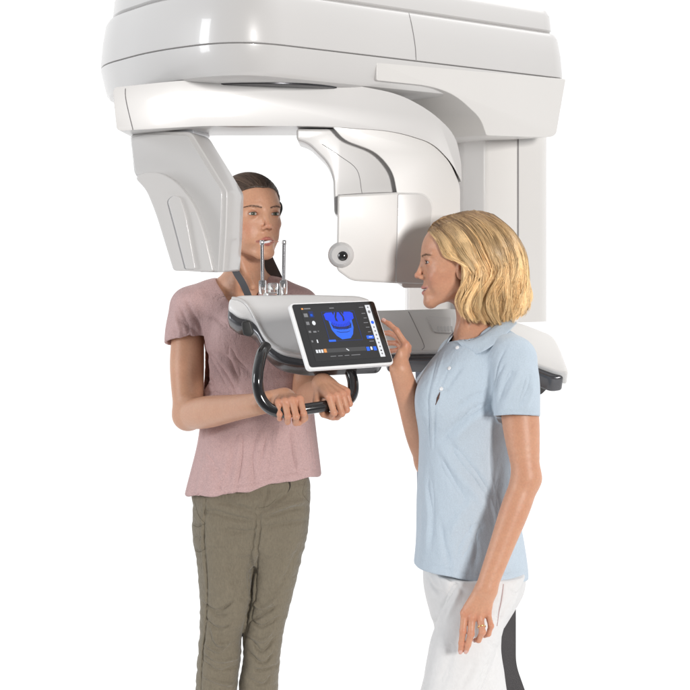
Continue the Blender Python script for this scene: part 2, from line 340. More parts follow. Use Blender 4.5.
sub('scan_image', J([(-.034, .030), (-.028, .034), (-.014, .0345), (-.012, .026), (-.009, .034), (.008, .034), (.011, .026), (.014, .0345), (.028, .034), (.034, .030), (.033, .016), (.027, .012), (.022, .010),
      (.020, -.006), (.010, -.009), (-.010, -.009), (-.020, -.006), (-.022, .010), (-.027, .012), (-.033, .016)]), .0014, L_BLUE)
sub('scan_image', J([(-.027, .013), (-.0225, .011), (-.0215, -.008), (-.010, -.0115), (.010, -.0115), (.0215, -.008), (.0225, .011), (.027, .013), (.026, -.008), (.020, -.026), (.012, -.036), (-.008, -.038), (-.018, -.028), (-.0255, -.012)]), .0014, L_BLUE2)
sub('scan_gap', J([(-.024, .006), (-.019, -.002), (-.008, -.0055), (.008, -.0055), (.019, -.002), (.024, .006), (.022, -.003), (.012, -.0085), (-.012, -.0085), (-.022, -.003)]), .0018, L_BG)
sub('scan_gap', J([(-.016, -.016), (-.008, -.019), (.008, -.019), (.016, -.016), (.015, -.0175), (.008, -.0205), (-.008, -.0205), (-.015, -.0175)]), .0018, L_DB)
for sx in (-1, 1): sub('scan_gap', J([(sx * .002, .036), (sx * .0065, .034), (sx * .0105, .022), (sx * .0105, .012), (sx * .006, .009), (sx * .0075, .02), (sx * .004, .029)]), .0018, L_BG)
for i in range(11):
    a_ = (i - 5) / 5; x_ = a_ * .019; y_ = -.0045 + .0065 * a_ * a_
    sub('tooth_gap', J([(x_ - .0003, y_ + .006), (x_ + .0003, y_ + .006), (x_ + .0003, y_ - .010), (x_ - .0003, y_ - .010)]), .0019, L_DB)
fr_ = .0006
for (x0, y0, x1, y1) in [(-.038, -.042, -.0375, .036), (.038, -.042, .0385, .036), (-.038, -.042, .038, -.0415), (-.038, .036, .038, .0365)]:
    sub('scan_frame', J(rc(x0, y0, x1, y1)), .0016, lit('frame blue', (.01, .05, .3)) if 'frame blue' not in bpy.data.materials else bpy.data.materials['frame blue'])
sub('scan_tag', J(rc(-.040, -.043, -.024, -.038)), .0018, L_BLUE2)
sub('tool_strip', rc(.0835, -.064, .0965, .070), .0014, L_WH)
sub('active_dot', [(.090 + .0042 * math.cos(a), .0245 + .0042 * math.sin(a)) for a in np.linspace(0, 6.28, 17)[:-1]], .0018, L_BLUE2)
for i, yy in enumerate([.064, .052, .012, .002, -.008, -.018, -.028, -.038, -.048, -.056]):
    s_ = .0022 if i != 1 else .004
    sub('tool_icon', [(.090 + s_ * math.cos(a), yy + s_ * math.sin(a)) for a in np.linspace(0, 6.28, 9)[:-1]], .0018, L_GR if i != 8 else GLASS)
for i, yy in enumerate([.064, .048, .036, .024, .012, .0, -.024]):
    sub('menu_text', rc(.066 + .002 * (i % 3), yy, .078, yy + .0016), .0014, L_GR)
sub('menu_button', rc(.062, -.0165, .081, -.0085), .0014, L_BLUE2)
sub('menu_text', rc(.068, -.0132, .077, -.0118), .0018, L_WH)
for (x0, y0, x1, y1, m_) in [(-.088, .046, -.078, .055, L_GR), (-.074, .044, -.062, .060, L_DB), (-.071, .047, -.065, .053, L_BLUE2), (-.088, .026, -.080, .034, L_GR), (-.088, .006, -.082, .011, L_GR), (-.076, .006, -.068, .010, L_GR), (-.064, .008, -.061, .010, L_GR),
                             (-.088, -.018, -.084, -.013, L_GR), (-.074, -.020, -.071, -.012, L_WH), (-.090, .065, -.085, .069, L_OR), (-.083, .0655, -.066, .0685, L_GR), (-.015, .065, -.003, .067, L_GR),
                             (-.084, -.045, -.079, -.037, L_WH), (-.077, -.045, -.072, -.037, L_WH), (-.070, -.045, -.065, -.037, L_WH), (-.063, -.045, -.056, -.036, L_OR), (-.056, -.046, .050, -.036, lit('lit bar', (.06, .06, .062))),
                             (.052, -.047, .060, -.037, L_BLUE2), (.063, -.045, .068, -.037, L_WH), (.071, -.047, .079, -.037, L_BLUE2), (-.05, -.056, -.035, -.0545, L_GR), (-.03, -.056, -.018, -.0545, L_GR), (-.012, -.056, .0, -.0545, L_GR), (.006, -.056, .03, -.0545, L_GR)]:
    sub('screen_icon', rc(x0, y0, x1, y1), .0014, m_)
sub('tooth_icon', [(-.068 + .0045 * math.cos(a), .030 + .0055 * math.sin(a)) for a in np.linspace(0, 6.28, 13)[:-1]], .0016, L_WH)
sub('cursor_icon', [(-.002, -.038), (.004, -.043), (.0025, -.0445), (-.0035, -.0395)], .0018, L_WH)
# ================================================================== implicit-surface modeller for bodies and clothes
f4 = np.float64
def nrm(v): v = np.array(v, f4); return v / np.linalg.norm(v)
def smin(a, b, k):
    if k <= 0: return np.minimum(a, b)
    h = np.maximum(k - np.abs(a - b), 0); return np.minimum(a, b) - h * h / (4 * k)
def smax(a, b, k): return -smin(-a, -b, k)
def rcone(X, a, b, ra, rb):
    a = np.asarray(a, f4); d = np.asarray(b, f4) - a; x = X[:, 0] - a[0]; y = X[:, 1] - a[1]; z = X[:, 2] - a[2]
    dt = x * d[0] + y * d[1] + z * d[2]; dd = d @ d; t = np.minimum(np.maximum(dt / dd, 0), 1)
    return np.sqrt(np.maximum(x * x + y * y + z * z - t * (2 * dt - t * dd), 0)) - (ra + (rb - ra) * t)

def ell(X, c, r):
    q = (X - np.array(c, f4)) / np.array(r, f4); k0 = np.linalg.norm(q, axis=1); k1 = np.linalg.norm(q / np.array(r, f4), axis=1)
    return k0 * (k0 - 1) / np.maximum(k1, 1e-9)
def sph(X, c, r): return np.linalg.norm(X - np.array(c, f4), axis=1) - r
class Item:
    def __init__(s, op, fn, k=0, c=None, r=None): s.op, s.fn, s.k, s.c, s.r = op, fn, k, c, r
def U_chain(pts, rad, k=.01, kin=None):
    """tapered limb through pts"""
    pts = [np.array(p, f4) for p in pts]; c = np.mean(pts, 0); r = max(np.linalg.norm(p - c) for p in pts) + max(rad)
    def fn(X):
        d = None; bc = X.mean(0); bR = np.sqrt(((X - bc) ** 2).sum(1).max())
        dc = [np.linalg.norm((pts[i] + pts[i + 1]) / 2 - bc) - np.linalg.norm(pts[i] - pts[i + 1]) / 2 - max(rad[i], rad[i + 1]) for i in range(len(pts) - 1)]
        lim = min(dc) + 2 * bR + .03 + max(np.linalg.norm(pts[i] - pts[i + 1]) for i in range(len(pts) - 1))
        for i in range(len(pts) - 1):
            if dc[i] > lim: continue
            e_ = rcone(X, pts[i], pts[i + 1], rad[i], rad[i + 1]); d = e_ if d is None else smin(d, e_, kin if kin is not None else min(rad) * .8)
        return d
    return Item('u', fn, k, c, r)
def limb(pts, rad, k=.01, per=7):
    """smooth tapered limb: spline through joints"""
    q = catmull([(*p, r) for p, r in zip(pts, rad)], per)
    return U_chain(q[:, :3], list(q[:, 3]), k, kin=0)
def U_ell(c, r, k=.01, R=None):
    c = np.array(c, f4); Rm = None if R is None else np.array(R, f4)
    def fn(X):
        Y = X - c
        if Rm is not None: Y = Y @ Rm
        return ell(Y, (0, 0, 0), r)
    return Item('u', fn, k, c, max(r))
class Loft:
    """stack of ellipses: stations (py, x_left_px, x_right_px, y_centre, y_half, exponent) seen at their own depth"""
    def __init__(s, st, n=2.3):
        A = []
        for py, xl, xr, yc, ay in st:
            a, b = P(xl, py, yc), P(xr, py, yc); A.append((a.z, (a.x + b.x) / 2, (b.x - a.x) / 2, yc, ay))
        A = np.array(A)[::-1]; A = A[np.argsort(A[:, 0])]; q = catmull(A, 8); o = np.argsort(q[:, 0]); q = q[o]; s.q = q; s.n = n
        s.z0, s.z1 = q[0, 0], q[-1, 0]
    def __call__(s, X, inflate=0.0):
        z = X[:, 2]; g = [np.interp(z, s.q[:, 0], s.q[:, i]) for i in range(1, 5)]
        u = (X[:, 0] - g[0]); v = (X[:, 1] - g[2]); a = g[1] + inflate; b = g[3] + inflate; n = s.n
        ua, vb = np.abs(u / a), np.abs(v / b); w_ = (ua ** n + vb ** n); w_ = np.maximum(w_, 1e-9); r = w_ ** (1 / n)
        gu = ua ** (n - 1) / a; gv = vb ** (n - 1) / b; G = w_ ** (1 / n - 1) * np.sqrt(gu * gu + gv * gv)
        d = np.maximum((r - 1) / np.maximum(G, .9 / np.maximum(a, b)), -np.minimum(a, b))
        dz = np.maximum(z - s.z1, s.z0 - z)
        return np.where(dz > 0, np.sqrt(np.maximum(d, 0) ** 2 + dz ** 2), np.maximum(d, dz * .7))
    def item(s, k=.02, inflate=0.0):
        c = np.array([s.q[:, 1].mean(), s.q[:, 3].mean(), (s.z0 + s.z1) / 2]); r = (s.z1 - s.z0) / 2 + .3
        return Item('u', lambda X: s(X, inflate), k, c, r)
def sdf_eval(items, X, c=None, hd=0):
    d = None
    for it in items:
        if it.c is not None and c is not None and it.op in 'us':
            if np.linalg.norm(it.c - c) > it.r + hd + it.k + .004: continue
        if it.op == 'u':
            e_ = it.fn(X); d = e_ if d is None else smin(d, e_, it.k)
        elif d is not None:
            if it.op == 's': d = smax(d, -it.fn(X), it.k)
            elif it.op == 'm': d = it.fn(X, d)
    return d
def polygonise(items, lo, hi, h, newton=1, B=20):
    lo = np.array(lo, f4); hi = np.array(hi, f4); nb = np.ceil((hi - lo) / (h * B)).astype(int); hd = h * B * .87 + h
    M = int(max(nb) * B + 8)
    gi = np.arange(B + 1); G = np.stack(np.meshgrid(gi, gi, gi, indexing='ij'), -1).reshape(-1, 3)
    key = lambda I: (I[:, 0] * M + I[:, 1]) * M + I[:, 2]
    CK, CV, E = [], [], []
    for bi in np.ndindex(*nb):
        base = np.array(bi) * B; c = lo + (base + B / 2) * h
        d0 = sdf_eval(items, c[None], c, hd)
        if d0 is None or abs(d0[0]) > hd * 1.8 + .01: continue
        D = sdf_eval(items, lo + (base + G) * h, c, hd)
        if D is None: continue
        D = D.reshape(B + 1, B + 1, B + 1); s_ = D < 0
        if s_.all() or not s_.any(): continue
        # cells
        acc = np.zeros((B, B, B, 3)); cnt = np.zeros((B, B, B))
        for ax in range(3):
            for o1 in (0, 1):
                for o2 in (0, 1):
                    sl0 = [None] * 3; others = [a for a in range(3) if a != ax]
                    sl0[ax] = slice(0, B); sl0[others[0]] = slice(o1, o1 + B); sl0[others[1]] = slice(o2, o2 + B)
                    sl1 = list(sl0); sl1[ax] = slice(1, B + 1)
                    a_, b_ = D[tuple(sl0)], D[tuple(sl1)]; m_ = (a_ < 0) != (b_ < 0)
                    t = np.where(m_, a_ / np.where(m_, a_ - b_, 1), 0)
                    acc[..., ax] += np.where(m_, t, 0); acc[..., others[0]] += m_ * o1; acc[..., others[1]] += m_ * o2; cnt += m_
        idx = np.argwhere(cnt > 0)
        if len(idx) == 0: continue
        ii = tuple(idx.T); V = lo + (base + idx + acc[ii] / cnt[ii][:, None]) * h
        for _ in range(newton):
            ee = h * .5; T = np.array([[1, -1, -1], [-1, -1, 1], [-1, 1, -1], [1, 1, 1]], f4) * ee
            dd = [sdf_eval(items, V + t, c, hd + h) for t in T]
            g = sum(dd[j][:, None] * T[j] for j in range(4)) / (4 * ee * ee); f = sum(dd) / 4
            V = V - np.clip(f / np.maximum((g * g).sum(1), .3), -h * .7, h * .7)[:, None] * g
        CK.append(key(base + idx)); CV.append(V)
        for ax in range(3):
            sl0 = [slice(0, B)] * 3; sl1 = list(sl0); sl1[ax] = slice(1, B + 1)
            a_ = s_[tuple(sl0)]; b_ = s_[tuple(sl1)]; q = np.argwhere(a_ != b_)
            if len(q): E.append(np.column_stack([base + q, np.full(len(q), ax), a_[tuple(q.T)]]))
    CK = np.concatenate(CK); CV = np.concatenate(CV); E = np.concatenate(E); o = np.argsort(CK); CK = CK[o]; CV = CV[o]
    Fs = []
    for ax in range(3):
        e_ = E[E[:, 3] == ax]; I = e_[:, :3]; u, v = (ax + 1) % 3, (ax + 2) % 3
        du = np.zeros(3, int); du[u] = 1; dv = np.zeros(3, int); dv[v] = 1
        q = np.stack([key(I - du - dv), key(I - dv), key(I), key(I - du)], 1)
        pos = np.clip(np.searchsorted(CK, q), 0, len(CK) - 1); ok = (CK[pos] == q).all(1) & (I[:, u] > 0) & (I[:, v] > 0)
        pos = pos[ok]; fl = e_[ok, 4] == 1; pos[~fl] = pos[~fl][:, ::-1]; Fs.append(pos)
    return CV, np.concatenate(Fs)
def mk(name, V, Fc, m, parent=None, cols=None):
    me = bpy.data.meshes.new(name); nf = len(Fc); k = Fc.shape[1]
    me.vertices.add(len(V)); me.vertices.foreach_set('co', V.astype(np.float32).ravel())
    me.loops.add(nf * k); me.loops.foreach_set('vertex_index', Fc.astype(np.int32).ravel())
    me.polygons.add(nf); me.polygons.foreach_set('loop_start', np.arange(0, nf * k, k, dtype=np.int32))
    me.update(calc_edges=True); me.validate()
    me.polygons.foreach_set('use_smooth', np.ones(len(me.polygons), bool))
    if cols is not None:
        a = me.color_attributes.new('Col', 'FLOAT_COLOR', 'POINT'); a.data.foreach_set('color', np.column_stack([cols, np.ones(len(V))]).astype(np.float32).ravel())
    o = bpy.data.objects.new(name, me); COL.objects.link(o); me.materials.append(m)
    if parent is not None: o.parent = parent
    return o
def vnormals(V, Fc):
    n = np.zeros_like(V); a = np.cross(V[Fc[:, 2]] - V[Fc[:, 0]], V[Fc[:, 3]] - V[Fc[:, 1]])
    for j in range(4): np.add.at(n, Fc[:, j], a)
    return n / np.maximum(np.linalg.norm(n, axis=1), 1e-12)[:, None]
def npbvh(V, Fc): return BVHTree.FromPolygons(V.tolist(), Fc.tolist())
def folds(V, Fc, fl, gain=1.0):
    """press or raise traced fold lines: fl = [(amp, width, [(px,py)...]), ...] on the side facing the lens"""
    b = npbvh(V, Fc); N = vnormals(V, Fc); D = np.zeros(len(V))
    for amp, wd, pts in fl:
        q = catmull([(*p,) for p in pts], 5) if len(pts) > 2 else np.array([np.array(pts[0]) * (1 - t) + np.array(pts[1]) * t for t in np.linspace(0, 1, 8)])
        pp = []
        for x, y in q:
            l, n = hit(b, x, y)
            if l is not None: pp.append(np.array(l))
        if len(pp) < 2: continue
        pp = np.array(pp); lo, hi = pp.min(0) - wd * 3, pp.max(0) + wd * 3
        s_ = np.where(((V > lo) & (V < hi)).all(1))[0]
        if not len(s_): continue
        X = V[s_]; best = np.full(len(s_), 9.); tt = np.zeros(len(s_)); L = len(pp) - 1
        for i in range(L):
            d = pp[i + 1] - pp[i]; dd = d @ d
            if dd < 1e-10: continue
            t = np.clip((X - pp[i]) @ d / dd, 0, 1); r = np.linalg.norm(X - pp[i] - t[:, None] * d, axis=1); m_ = r < best
            best[m_] = r[m_]; tt[m_] = (i + t[m_]) / L
        taper = np.clip(np.minimum(tt, 1 - tt) * 5, 0, 1) if amp > -1 else 1
        D[s_] += amp * np.exp(-(best / wd) ** 2) * (.25 + .75 * taper)
    return V + N * (D * gain)[:, None]
def wav(X, fr, seed=0, oct=3):
    """cheap smooth pseudo-noise, about -1..1"""
    r = np.random.default_rng(seed); s_ = 0; a = 1
    for o_ in range(oct):
        for j in range(3):
            d = r.normal(size=3); d /= np.linalg.norm(d); s_ = s_ + a * np.sin(X @ (d * fr * (1.7 ** o_)) * 6.283 + r.uniform(0, 6.28) + 1.3 * np.sin(X @ (r.normal(size=3) * fr * 2.5)))
        a *= .55
    return s_ / 4
def sstep(a, b, x): t = np.clip((x - a) / (b - a), 0, 1); return t * t * (3 - 2 * t)

# ---------------------------------------------------------------- head, in centimetres: x = subject's left, y = forward, z = up, origin between the eyes' level and mid skull
def zsc(L, o):
    L = L.copy(); L[:, 2] = np.where(L[:, 2] < 0, L[:, 2] / o.get('zs', 1), L[:, 2]); return L
def head_sdf(L, o):
    """o: openness of mouth, smile"""
    L = zsc(L, o); A = np.abs(L[:, 0]); M = L.copy(); M[:, 0] = A
    d = ell(L, (0, -.8, 3.1), (7.3, 9.3, 7.7))
    d = smin(d, ell(L, (0, 2.0, -1.8), (6.0, 6.25, 8.0)), 2.6)
    d = smin(d, rcone(M, (4.75, .2, -6.2), (1.4, 6.3, -9.5), 1.35, 1.5), 2.2)
    d = smin(d, sph(L, (0, 6.75, -9.75), 1.55), 1.6)
    d = smin(d, ell(M, (3.8, 4.9, -2.3), (1.9, 1.5, 1.3)), 1.8)                # cheekbone
    d = smin(d, ell(M, (3.2, 4.9, -5.3), (1.7, 1.9, 2.2)), 1.6)                # cheek
    if o.get('smile', 0) > 1: d = smin(d, ell(M, (3.5, 5.7, -3.5), (1.5, 1.5, 1.4)), 1.2)
    d = smax(d, -sph(M, (3.1, 9.65, .15), 2.0), 1.2)                         # orbit
    d = smin(d, rcone(M, (1.3, 7.75, 1.75), (4.7, 6.3, 2.1), .55, .5), 1.1)    # brow
    d = smin(d, sph(M, (3.15, 6.72, 0.0), 1.40), .45)                          # lids
    # nose
    n_ = rcone(L, (0, 7.85, 1.1), (0, 9.5, -3.0), .50, .68)
    n_ = smin(n_, sph(L, (0, 9.78, -3.3), .68), .6)
    n_ = smin(n_, ell(M, (.95, 8.7, -3.75), (.60, .85, .55)), .75)
    d = smin(d, n_, .85)
    d = smax(d, -ell(M, (.56, 9.2, -4.3), (.36, .62, .48)), .12)
    # mouth
    d = smin(d, ell(L, (0, 6.5, -6.7), (2.6, 2.15, 2.3)), 1.2)
    sm = o.get('smile', 0); zz = -6.95 + sm * .06 * A ** 2
    Ms = M.copy(); Ms[:, 2] = M[:, 2] - (zz + 6.95)
    op = o.get('open', .0)
    ly = -.22 * (sm > 1)
    up = rcone(Ms, (2.4, 7.25, -6.9 + op * .3), (.35, 8.75 + ly, -6.42 + op), .22, .36)
    dn = rcone(Ms, (2.2, 7.3, -7.05 - op * .3), (.2, 8.55 + ly, -7.50 - op), .25, .46)
    d = smin(d, up, .35); d = smin(d, dn, .35)
    d = smax(d, -ell(Ms, (0, 8.7, -6.95), (2.5, 1.9, .10 + op)), .10)
    d = smax(d, -sph(L, (0, 9.1, -8.75), .75), .6)                            # mentolabial fold
    d = smax(d, -rcone(L, (0, 9.45, -4.9), (0, 9.35, -5.7), .32, .3), .3)      # philtrum
    d = smax(d, -rcone(M, (1.8, 8.3, -4.2), (3.0, 7.3, -6.6), .17, .14), .36) # nasolabial fold
    # lid opening
    d = smax(d, -ell(M, (3.15 + 0, 8.1, -.03), (1.42, 1.35, o.get('lid', .46))), .08)
    # ears
    E = M - np.array([7.05, -.9, -1.5]); ca, sa = math.cos(.25), math.sin(.25)
    E2 = np.stack([E[:, 0] - .28 * -E[:, 1] * .0 - .25 * (-E[:, 1]), ca * E[:, 1] + sa * E[:, 2], -sa * E[:, 1] + ca * E[:, 2]], 1)
    ear = ell(E2, (0, 0, 0), (.55, 1.65, 3.0)); ear = smax(ear, -ell(E2, (.62, .1, .35), (.55, 1.05, 2.05)), .25)
    ear = smin(ear, ell(E2, (.25, .0, 1.1), (.28, .75, .8)), .2); ear = smin(ear, ell(E2, (.3, 1.15, -.3), (.35, .35, .55)), .2)
    d = smin(d, ear, .35)
    return d
def head_colour(L, C, o):
    L = zsc(L, o)
    A = np.abs(L[:, 0]); M = L.copy(); M[:, 0] = A; sm = o.get('smile', 0); op = o.get('open', 0)
    Ms = M.copy(); Ms[:, 2] = M[:, 2] - sm * .06 * A ** 2
    lip = np.minimum(rcone(Ms, (2.3, 7.4, -6.9), (.35, 8.7, -6.42 + op), .22, .38), rcone(Ms, (2.15, 7.4, -7.05), (.2, 8.5, -7.50 - op), .25, .46))
    m_ = (1 - sstep(.02, .22, lip))[:, None] * (L[:, 1] > 6)[:, None]; C = C * (1 - m_) + m_ * np.array(o['lip'])
    ch = np.exp(-((A - 4.3) ** 2 / 3 + (L[:, 2] + 3.6) ** 2 / 4)) * (L[:, 1] > 2); C = C * (1 - ch[:, None] * .12 * np.array([.2, 1, .9]))
    ns = np.exp(-(A ** 2 + (L[:, 2] + 3.4) ** 2 + (L[:, 1] - 9.8) ** 2) / 1.2); C = C * (1 - ns[:, None] * .15 * np.array([.2, 1, .9]))
    bz = 1.45 + .5 * np.sin((A - 1.2) / 4.2 * 2.6); bm_ = np.exp(-((L[:, 2] - bz) / (.30 - .035 * A)) ** 2) * sstep(1.0, 1.5, A) * (1 - sstep(5.0, 5.6, A)) * (L[:, 1] > 3)
    C = C * (1 - bm_[:, None] * o.get('browd', .65)) + bm_[:, None] * o.get('browd', .65) * np.array(o['brow'])
    nd = np.exp(-(((M - np.array([.56, 9.25, -4.2])) / np.array([.42, .7, .42])) ** 2).sum(1)); C = C * (1 - nd[:, None] * .75)  # nostril shade painted into the skin colour
    md = np.exp(-(((Ms - np.array([0, 8.0, -6.95])) / np.array([2.4, 1.0, .14 + op * .8])) ** 4).sum(1)); C = C * (1 - md[:, None] * .6)  # shade between the lips, darkened in the vertex colour
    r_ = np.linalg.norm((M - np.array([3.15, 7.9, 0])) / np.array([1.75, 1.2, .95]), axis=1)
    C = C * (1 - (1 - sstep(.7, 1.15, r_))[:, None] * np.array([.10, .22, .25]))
    return C
def head_item(O, R, s, o, k=.01):
    O = np.array(O, f4); R = np.array(R, f4); sc = .01 * s
    return Item('u', lambda X: head_sdf((X - O) @ R / sc, o) * sc, k, O + R @ np.array([0, 0, -1]) * sc * 1.0, .165)
def eyes(O, R, s, parent, o, iris):
    O = np.array(O, f4); R = np.array(R, f4); sc = .01 * s; g = R @ nrm(o.get('gaze', (0, 1, 0)))
    for sx in (-1, 1):
        c = O + R @ np.array([3.15 * sx, 6.75, 0]) * sc
        ir = [(0.0001, 1.215), (.22, 1.212), (.225, 1.211), (.55, 1.075 + .0), (.60, 1.05), (.85, .86)]
        e_ = lathe('eye', [(max(.0001, 1.2 * math.sin(t)) * sc, 1.2 * math.cos(t) * sc) for t in np.linspace(.02, 3.1, 24)], c, g, M_EYE, parent, 24, 180)
        i_ = lathe('iris', [(max(.0001, 1.2 * math.sin(t)) * sc * 1.006, 1.2 * math.cos(t) * sc * 1.006) for t in np.linspace(.01, .50, 6)], c, g, iris, e_, 24, 180)
        p_ = lathe('pupil', [(max(.0001, 1.2 * math.sin(t)) * sc * 1.012, 1.2 * math.cos(t) * sc * 1.012) for t in np.linspace(.005, .2, 4)], c, g, M_PUPIL, e_, 16, 180)
        # lash lines along both lids
        for up, r in ((1, .085), (-1, .04)):
            q = []
            for t in np.linspace(-1, 1, 11):
                x = 1.36 * t; z = up * (o.get('lid', .46) + .01) * math.sqrt(max(0, 1 - t * t)) - .03; y = math.sqrt(max(0, 1.41 ** 2 - x * x - z * z))
                q.append(O + R @ np.array([(3.15 + x) * sx, 6.74 + y, z]) * sc)
            if up > 0: tube('lid_crease_shade', [a_ + R @ np.array([0, .02, .30 + .0]) * sc for a_ in q], [.01 * sc, .035 * sc, .035 * sc, .01 * sc], M_CREASE_SHADE, parent, seg=6, per=2)  # dark tube standing in for the shade of the upper lid fold
            tube('eyelashes', q, [.015 * sc, r * sc, r * sc, .02 * sc], M_LASH, parent, seg=6, per=2)
def strands(name, paths, rad, m, parent, cols, seg=3):
    """paths: (n, k, 3); one mesh of fine tapered tubes; cols (n,k,3)"""
    n, k, _ = paths.shape; t = np.gradient(paths, axis=1); t /= np.maximum(np.linalg.norm(t, axis=2), 1e-9)[..., None]
    u = np.cross(t, np.array([.31, .2, .93])); u /= np.maximum(np.linalg.norm(u, axis=2), 1e-9)[..., None]; v = np.cross(t, u)
    tap = np.interp(np.linspace(0, 1, k), [0, .1, .8, 1], [.7, 1, .8, .15]) * rad
    V = np.stack([paths + tap[None, :, None] * (math.cos(a) * u + math.sin(a) * v) for a in np.arange(seg) * 2 * math.pi / seg], 2)  # n,k,seg,3
    idx = np.arange(n * k * seg).reshape(n, k, seg); a = idx[:, :-1]; b = idx[:, 1:]
    Fc = np.stack([a, np.roll(a, -1, 2), np.roll(b, -1, 2), b], -1).reshape(-1, 4)
    C = np.repeat(cols[:, :, None, :], seg, 2).reshape(-1, 3)
    return mk(name, V.reshape(-1, 3), Fc, m, parent, C)

# ---------------------------------------------------------------- hand: W wrist, X thumb side, Y fingers, Z back of hand (metres)
FL = {'index': (.028, .086, (.041, .025, .020)), 'middle': (.0085, .089, (.045, .028, .021)), 'ring': (-.0105, .084, (.041, .026, .021)), 'little': (-.028, .076, (.032, .020, .018))}
FR = {'index': (.0094, .0082, .0075, .0062), 'middle': (.0096, .0084, .0076, .0063), 'ring': (.0092, .0080, .0072, .0060), 'little': (.0082, .0070, .0064, .0054)}
def hand(W, X, Y, Z, pose, thumb, s=.93, custom=None, arm=None):
    W = np.array(W, f4); X, Y, Z = nrm(X), nrm(Y), nrm(Z); w_ = lambda p: W + s * (p[0] * X + p[1] * Y + p[2] * Z); its = []; tips = {}
    palm = []
    for f in FL:
        mx, my, _ = FL[f]; palm.append((w_((mx * .45, .008, -.001)), np.array(custom[f][0], f4) if custom and f in custom else w_((mx, my, 0)), .0140 * s, .0100 * s))
    th = [w_(p) for p in thumb]
    fing = {}
    for f in FL:
        if custom and f in custom: pts = [np.array(p, f4) for p in custom[f]]
        else:
            mx, my, ln = FL[f]; a = 0; sp_ = pose[f][3] if len(pose[f]) > 3 else 0; p = np.array([mx, my, 0.]); pts = [w_(p)]
            for j in range(3):
                a += math.radians(pose[f][j]); d = np.array([math.sin(math.radians(sp_)) * math.cos(a), math.cos(math.radians(sp_)) * math.cos(a), -math.sin(a)]); p = p + d * ln[j]; pts.append(w_(p))
        fing[f] = pts; tips[f] = pts
    allp = np.array([p for f in fing.values() for p in f] + th + [W]); c = allp.mean(0); r = np.linalg.norm(allp - c, axis=1).max() + .02
    def fn(Q):
        d = None
        for a, b, ra, rb in palm:
            e_ = rcone(Q, a, b, ra, rb); d = e_ if d is None else smin(d, e_, .012 * s)
        hf = rcone(Q, w_((.014, .02, -.008)), w_((.020, .05, -.008)), .013 * s, .009 * s); d = smin(d, hf, .012)
        hf = rcone(Q, w_((-.014, .02, -.008)), w_((-.020, .055, -.008)), .012 * s, .009 * s); d = smin(d, hf, .012)
        for f in FL:                                                        # extensor tendons on the back of the hand
            mx, my, _ = FL[f]; d = smin(d, rcone(Q, w_((mx * .5, .03, .010)), (np.array(custom[f][0], f4) + Z * .0085 * s if custom and f in custom else w_((mx, my - .006, .0095))), .0022 * s, .0026 * s), .006 * s)
        for f, pts in fing.items():
            rr = [q * s for q in FR[f]]; e_ = None
            for j in range(3):
                g = rcone(Q, pts[j], pts[j + 1], rr[j], rr[j + 1]); e_ = g if e_ is None else smin(e_, g, .003)
            e_ = smin(e_, sph(Q, pts[1], rr[1] * 1.07), .002); e_ = smin(e_, sph(Q, pts[0] + Z * .0015, rr[0] * 1.08), .004)
            # nail
            t_ = nrm(pts[3] - pts[2]); zz = np.cross(X, t_); zz = zz if zz @ Z > -.99 else Z
            d = smin(d, e_, .0028 * s)
        e_ = rcone(Q, th[0], th[1], .0145 * s, .0115 * s); e_ = smin(e_, rcone(Q, th[1], th[2], .0108 * s, .0092 * s), .003); e_ = smin(e_, rcone(Q, th[2], th[3], .0092 * s, .0070 * s), .002)
        return smin(d, e_, .007 * s)
    return Item('u', fn, .016, c, r), tips
def skin_colour(V, base, seed, cold=()):
    n = wav(V, 14, seed, 3)[:, None]; n2 = wav(V, 45, seed + 50, 2)[:, None]; C = np.array(base)[None] * (1 + n * np.array([.02, .045, .05]) + n2 * np.array([.015, .03, .03]))
    return C
# ================================================================== materials for people
SKIN = mat('skin', (.5, .3, .2), .40, sss=.15, attr=True, bump=[(900, .00025, (1, 1, 1)), (160, .0004, (1, 1, 1))], noise=(220, .05), spec=.4)
M_EYE = mat('eye white', (.62, .58, .56), .15); M_PUPIL = mat('pupil', (.005, .005, .005), .08); M_LASH = mat('lash', (.03, .018, .012), .6); M_CREASE_SHADE = mat('lid crease shade', (.30, .14, .09), .7); NAIL = mat('fingernail', (.62, .36, .30), .22, coat=.5)
HAIRM = mat('hair strands', (.3, .2, .1), .42, attr=True, spec=.5)
GREEN = mat('green grey iris', (.12, .13, .09), .15); BROWN = mat('brown iris', (.10, .06, .035), .15)
TEE = mat('dusty pink jersey', (.56, .40, .385), .85, attr=True, noise=(330, .13), bump=[(500, .0015, (1, 1, .6)), (34, .006, (1, 1, .35)), (90, .0012, (1, 1, .6))], sheen=.25, spec=.2)
POLO = mat('light blue pique cotton', (.52, .64, .76), .85, attr=True, noise=(420, .06), bump=[(600, .0007, (1, 1, 1)), (26, .006, (1, 1, .5)), (80, .001, (1, 1, .5))], sheen=.2, spec=.2)
CORD = mat('olive corduroy', (.22, .19, .135), .85, attr=True, noise=(260, .09, (1, 1, .4)), bump=[(520, .0012, (1, 1, .03)), (60, .003, (1, 1, 1.6))], sheen=.3, spec=.2)
DENIM = mat('white denim', (.7, .7, .7), .8, attr=True, noise=(90, .02), bump=[(900, .0005, (1, 1, .3)), (30, .002, (1, 1, 1))], spec=.2)
